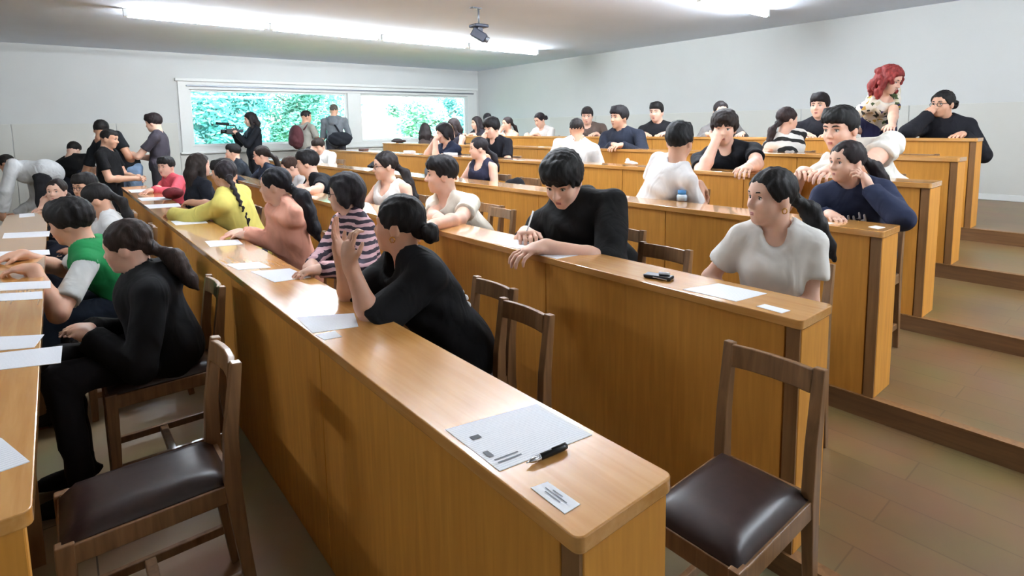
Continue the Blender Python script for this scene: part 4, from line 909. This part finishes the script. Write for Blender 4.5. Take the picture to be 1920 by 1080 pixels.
p = on_z(735, 271, RZ[5]+.02); blob('jacket_heap', 'dark brown jacket lying at the far desk end', (RA[5]+.11, 9.05, RZ[5]+.03), [((0, 0, 0), (.10, .22, .03)), ((.02, .06, .02), (.06, .10, .025))], cloth((58, 46, 44)), 'jacket')
# blue capped bottle and tissue
c0 = on_z(1256, 380, RZ[3]); bt = tag(empty('bottle', (c0.x+.12, c0.y, RZ[3])), 'small bottle with blue cap on desk by backwards turned boy', 'bottle')
tubes('bottle_body', [([(0, 0, .001), (0, 0, .03), (0, 0, .04)], [.03, .03, .022])], simple('bottle_clear', (200, 214, 226), .15, .02), bt, 14); tubes('bottle_cap', [([(0, 0, .038), (0, 0, .062)], .024)], simple('cap_blue', (70, 140, 200), .4, .05), bt, 14)
c0 = on_z(1180, 318, RZ[4]); c0 = Vector((RA[4]+.12, on_x(1180, 312, RA[4]+.12).y, RZ[4]+.02))
ts = tag(empty('tissue', c0), 'crumpled white tissue lying on the fourth row desk', 'tissue'); cc = np.array(c0)
sdf_obj('crumple', [ell(cc, (.03, .05, .018), None, .01), ell(cc+np.array((0, -.04, -.004)), (.02, .05, .012), None, .01), ell(cc+np.array((0, .02, .02)), (.02, .02, .02), None, .01)], .005, 'paper_blank', ts, cc, folds(3, .004))
# small cards on far desks
for (u, v, k, lab) in ((768, 291, 4, 'stack of white cards on far fourth row desk'), (845, 297, 4, 'white cards further along the fourth row desk'), (682, 286, 4, 'small brown wallet at the far fourth desk end')):
    pp_ = on_x(u, v, RA[k]+.1); o = boxes('card_stack', [(-.04, .04, -.10, .10, .001, .035)], 'paper_blank' if 'white' in lab else simple('wallet', (80, 52, 46), .6), None, .003, 1)
    o.location = (RA[k]+.1, pp_.y, RZ[k]); tag(o, lab, 'cards' if 'white' in lab else 'wallet')

# ------------------------------------------------------------------ extras worn or carried
def worn(d, name, prims, mat, h=.006): return sdf_obj(name, prims, h, mat, d['root'], d['O'])
def tp(d, f, l, u): return d['P']+d['De']*f+d['La']*l+d['ax']*d['TL']*u
Mx = lambda d: np.stack([d['De'], d['La'], d['ax']])
# back print of the tall student
worn(pH, 'back_print', [ell(tp(pH, -.118, -.03, .62), (.012, .07, .06), Mx(pH), .006)], cloth((120, 160, 200)))
worn(pH, 'back_print', [ell(tp(pH, -.112, -.03, .80), (.014, .05, .018), Mx(pH), .006)], cloth((110, 190, 90)))
# white letters down the back of the bun girl
for i in range(7): worn(pQ, 'print_letter', [ell(tp(pQ, -.106+.004*abs(i-3), .04+.003*i, .18+.075*i), (.009, .016, .013), Mx(pQ), .004)], cloth((220, 220, 220)), .004)
# chest lettering of the navy hoodie
for i, u in enumerate((.0, .012, -.004, .0)):
    c = tp(pC, .104, .045-.022*i, .66)+np.array((0, 0, u)); worn(pC, 'print_letter', [cap(c-pC['ax']*.016, c+pC['ax']*.014, .006, .005, .004), cap(c-pC['ax']*.014, c-pC['ax']*.014-pC['La']*.014, .005, .005, .004)], cloth((214, 214, 218)), .0035)
# sash of the floral dress
worn(pU, 'sash', [ell(tp(pU, 0, 0, .36), (.118, .142, .035), Mx(pU), .01)], cloth((38, 38, 86)))
# video camera
S0, E0, T, hd, pn, cu, sp_ = pVid['arms'][1]; S1, E1, T1, *_ = pVid['arms'][-1]; m_ = (T+T1)/2
vc = tag(empty('video_camera', m_+np.array((-.05, 0, .04))), 'black video camera with microphone held by woman at window', 'camera')
boxes('camera_body', [(-.10, .10, -.05, .05, -.045, .045)], 'black_plastic', vc, .012)
tubes('lens', [([(-.10, 0, 0), (-.18, 0, 0)], .036)], 'black_plastic', vc, 14); tubes('handle', [([(-.09, 0, .045), (-.08, 0, .10), (.05, 0, .10), (.07, 0, .045)], .011)], 'black_plastic', vc, 8)
tubes('microphone', [([(-.24, .0, .14), (-.04, 0, .125)], .022)], simple('mic_foam', (30, 30, 34), .95), vc, 10); boxes('viewfinder', [(.06, .16, -.075, -.05, -.02, .03)], 'plastic_dark', vc, .006)
# backpack and shoulder bag
c = tp(pBp, -.19, .02, .45); o = tag(empty('backpack', c), 'maroon backpack worn by the man in grey shirt', 'backpack')
sdf_obj('bag_body', [ell(c, (.10, .15, .22), Mx(pBp), .03), ell(c-pBp['De']*.08-np.array((0, 0, .06)), (.05, .11, .10), Mx(pBp), .02)], .01, cloth((84, 48, 52)), o, c, folds(9, .005))
tubes('strap', [([Vector(tp(pBp, -.12, l, .75)-c), Vector(tp(pBp, -.04, l*1.2, .98)-c), Vector(tp(pBp, .10, l*1.2, .85)-c), Vector(tp(pBp, .12, l*1.3, .6)-c)], .013) for l in (-.10, .10)], cloth((84, 48, 52)), o, 8)
c = tp(pHd, -.16, -.10, .10); o = tag(empty('shoulder_bag', c), 'black shoulder bag hanging behind the man in grey hoodie', 'bag')
sdf_obj('bag_body', [ell(c, (.08, .22, .13), Mx(pHd), .03), ell(c-np.array((0, 0, .03)), (.09, .18, .11), Mx(pHd), .02)], .01, cloth((34, 36, 42)), o, c, folds(4, .006))
tubes('strap', [([Vector(tp(pHd, -.13, -.12, .25)-c), Vector(tp(pHd, -.14, -.05, .6)-c), Vector(tp(pHd, -.09, .06, .98)-c), Vector(tp(pHd, .02, .09, 1.0)-c)], .016)], cloth((34, 36, 42)), o, 8)
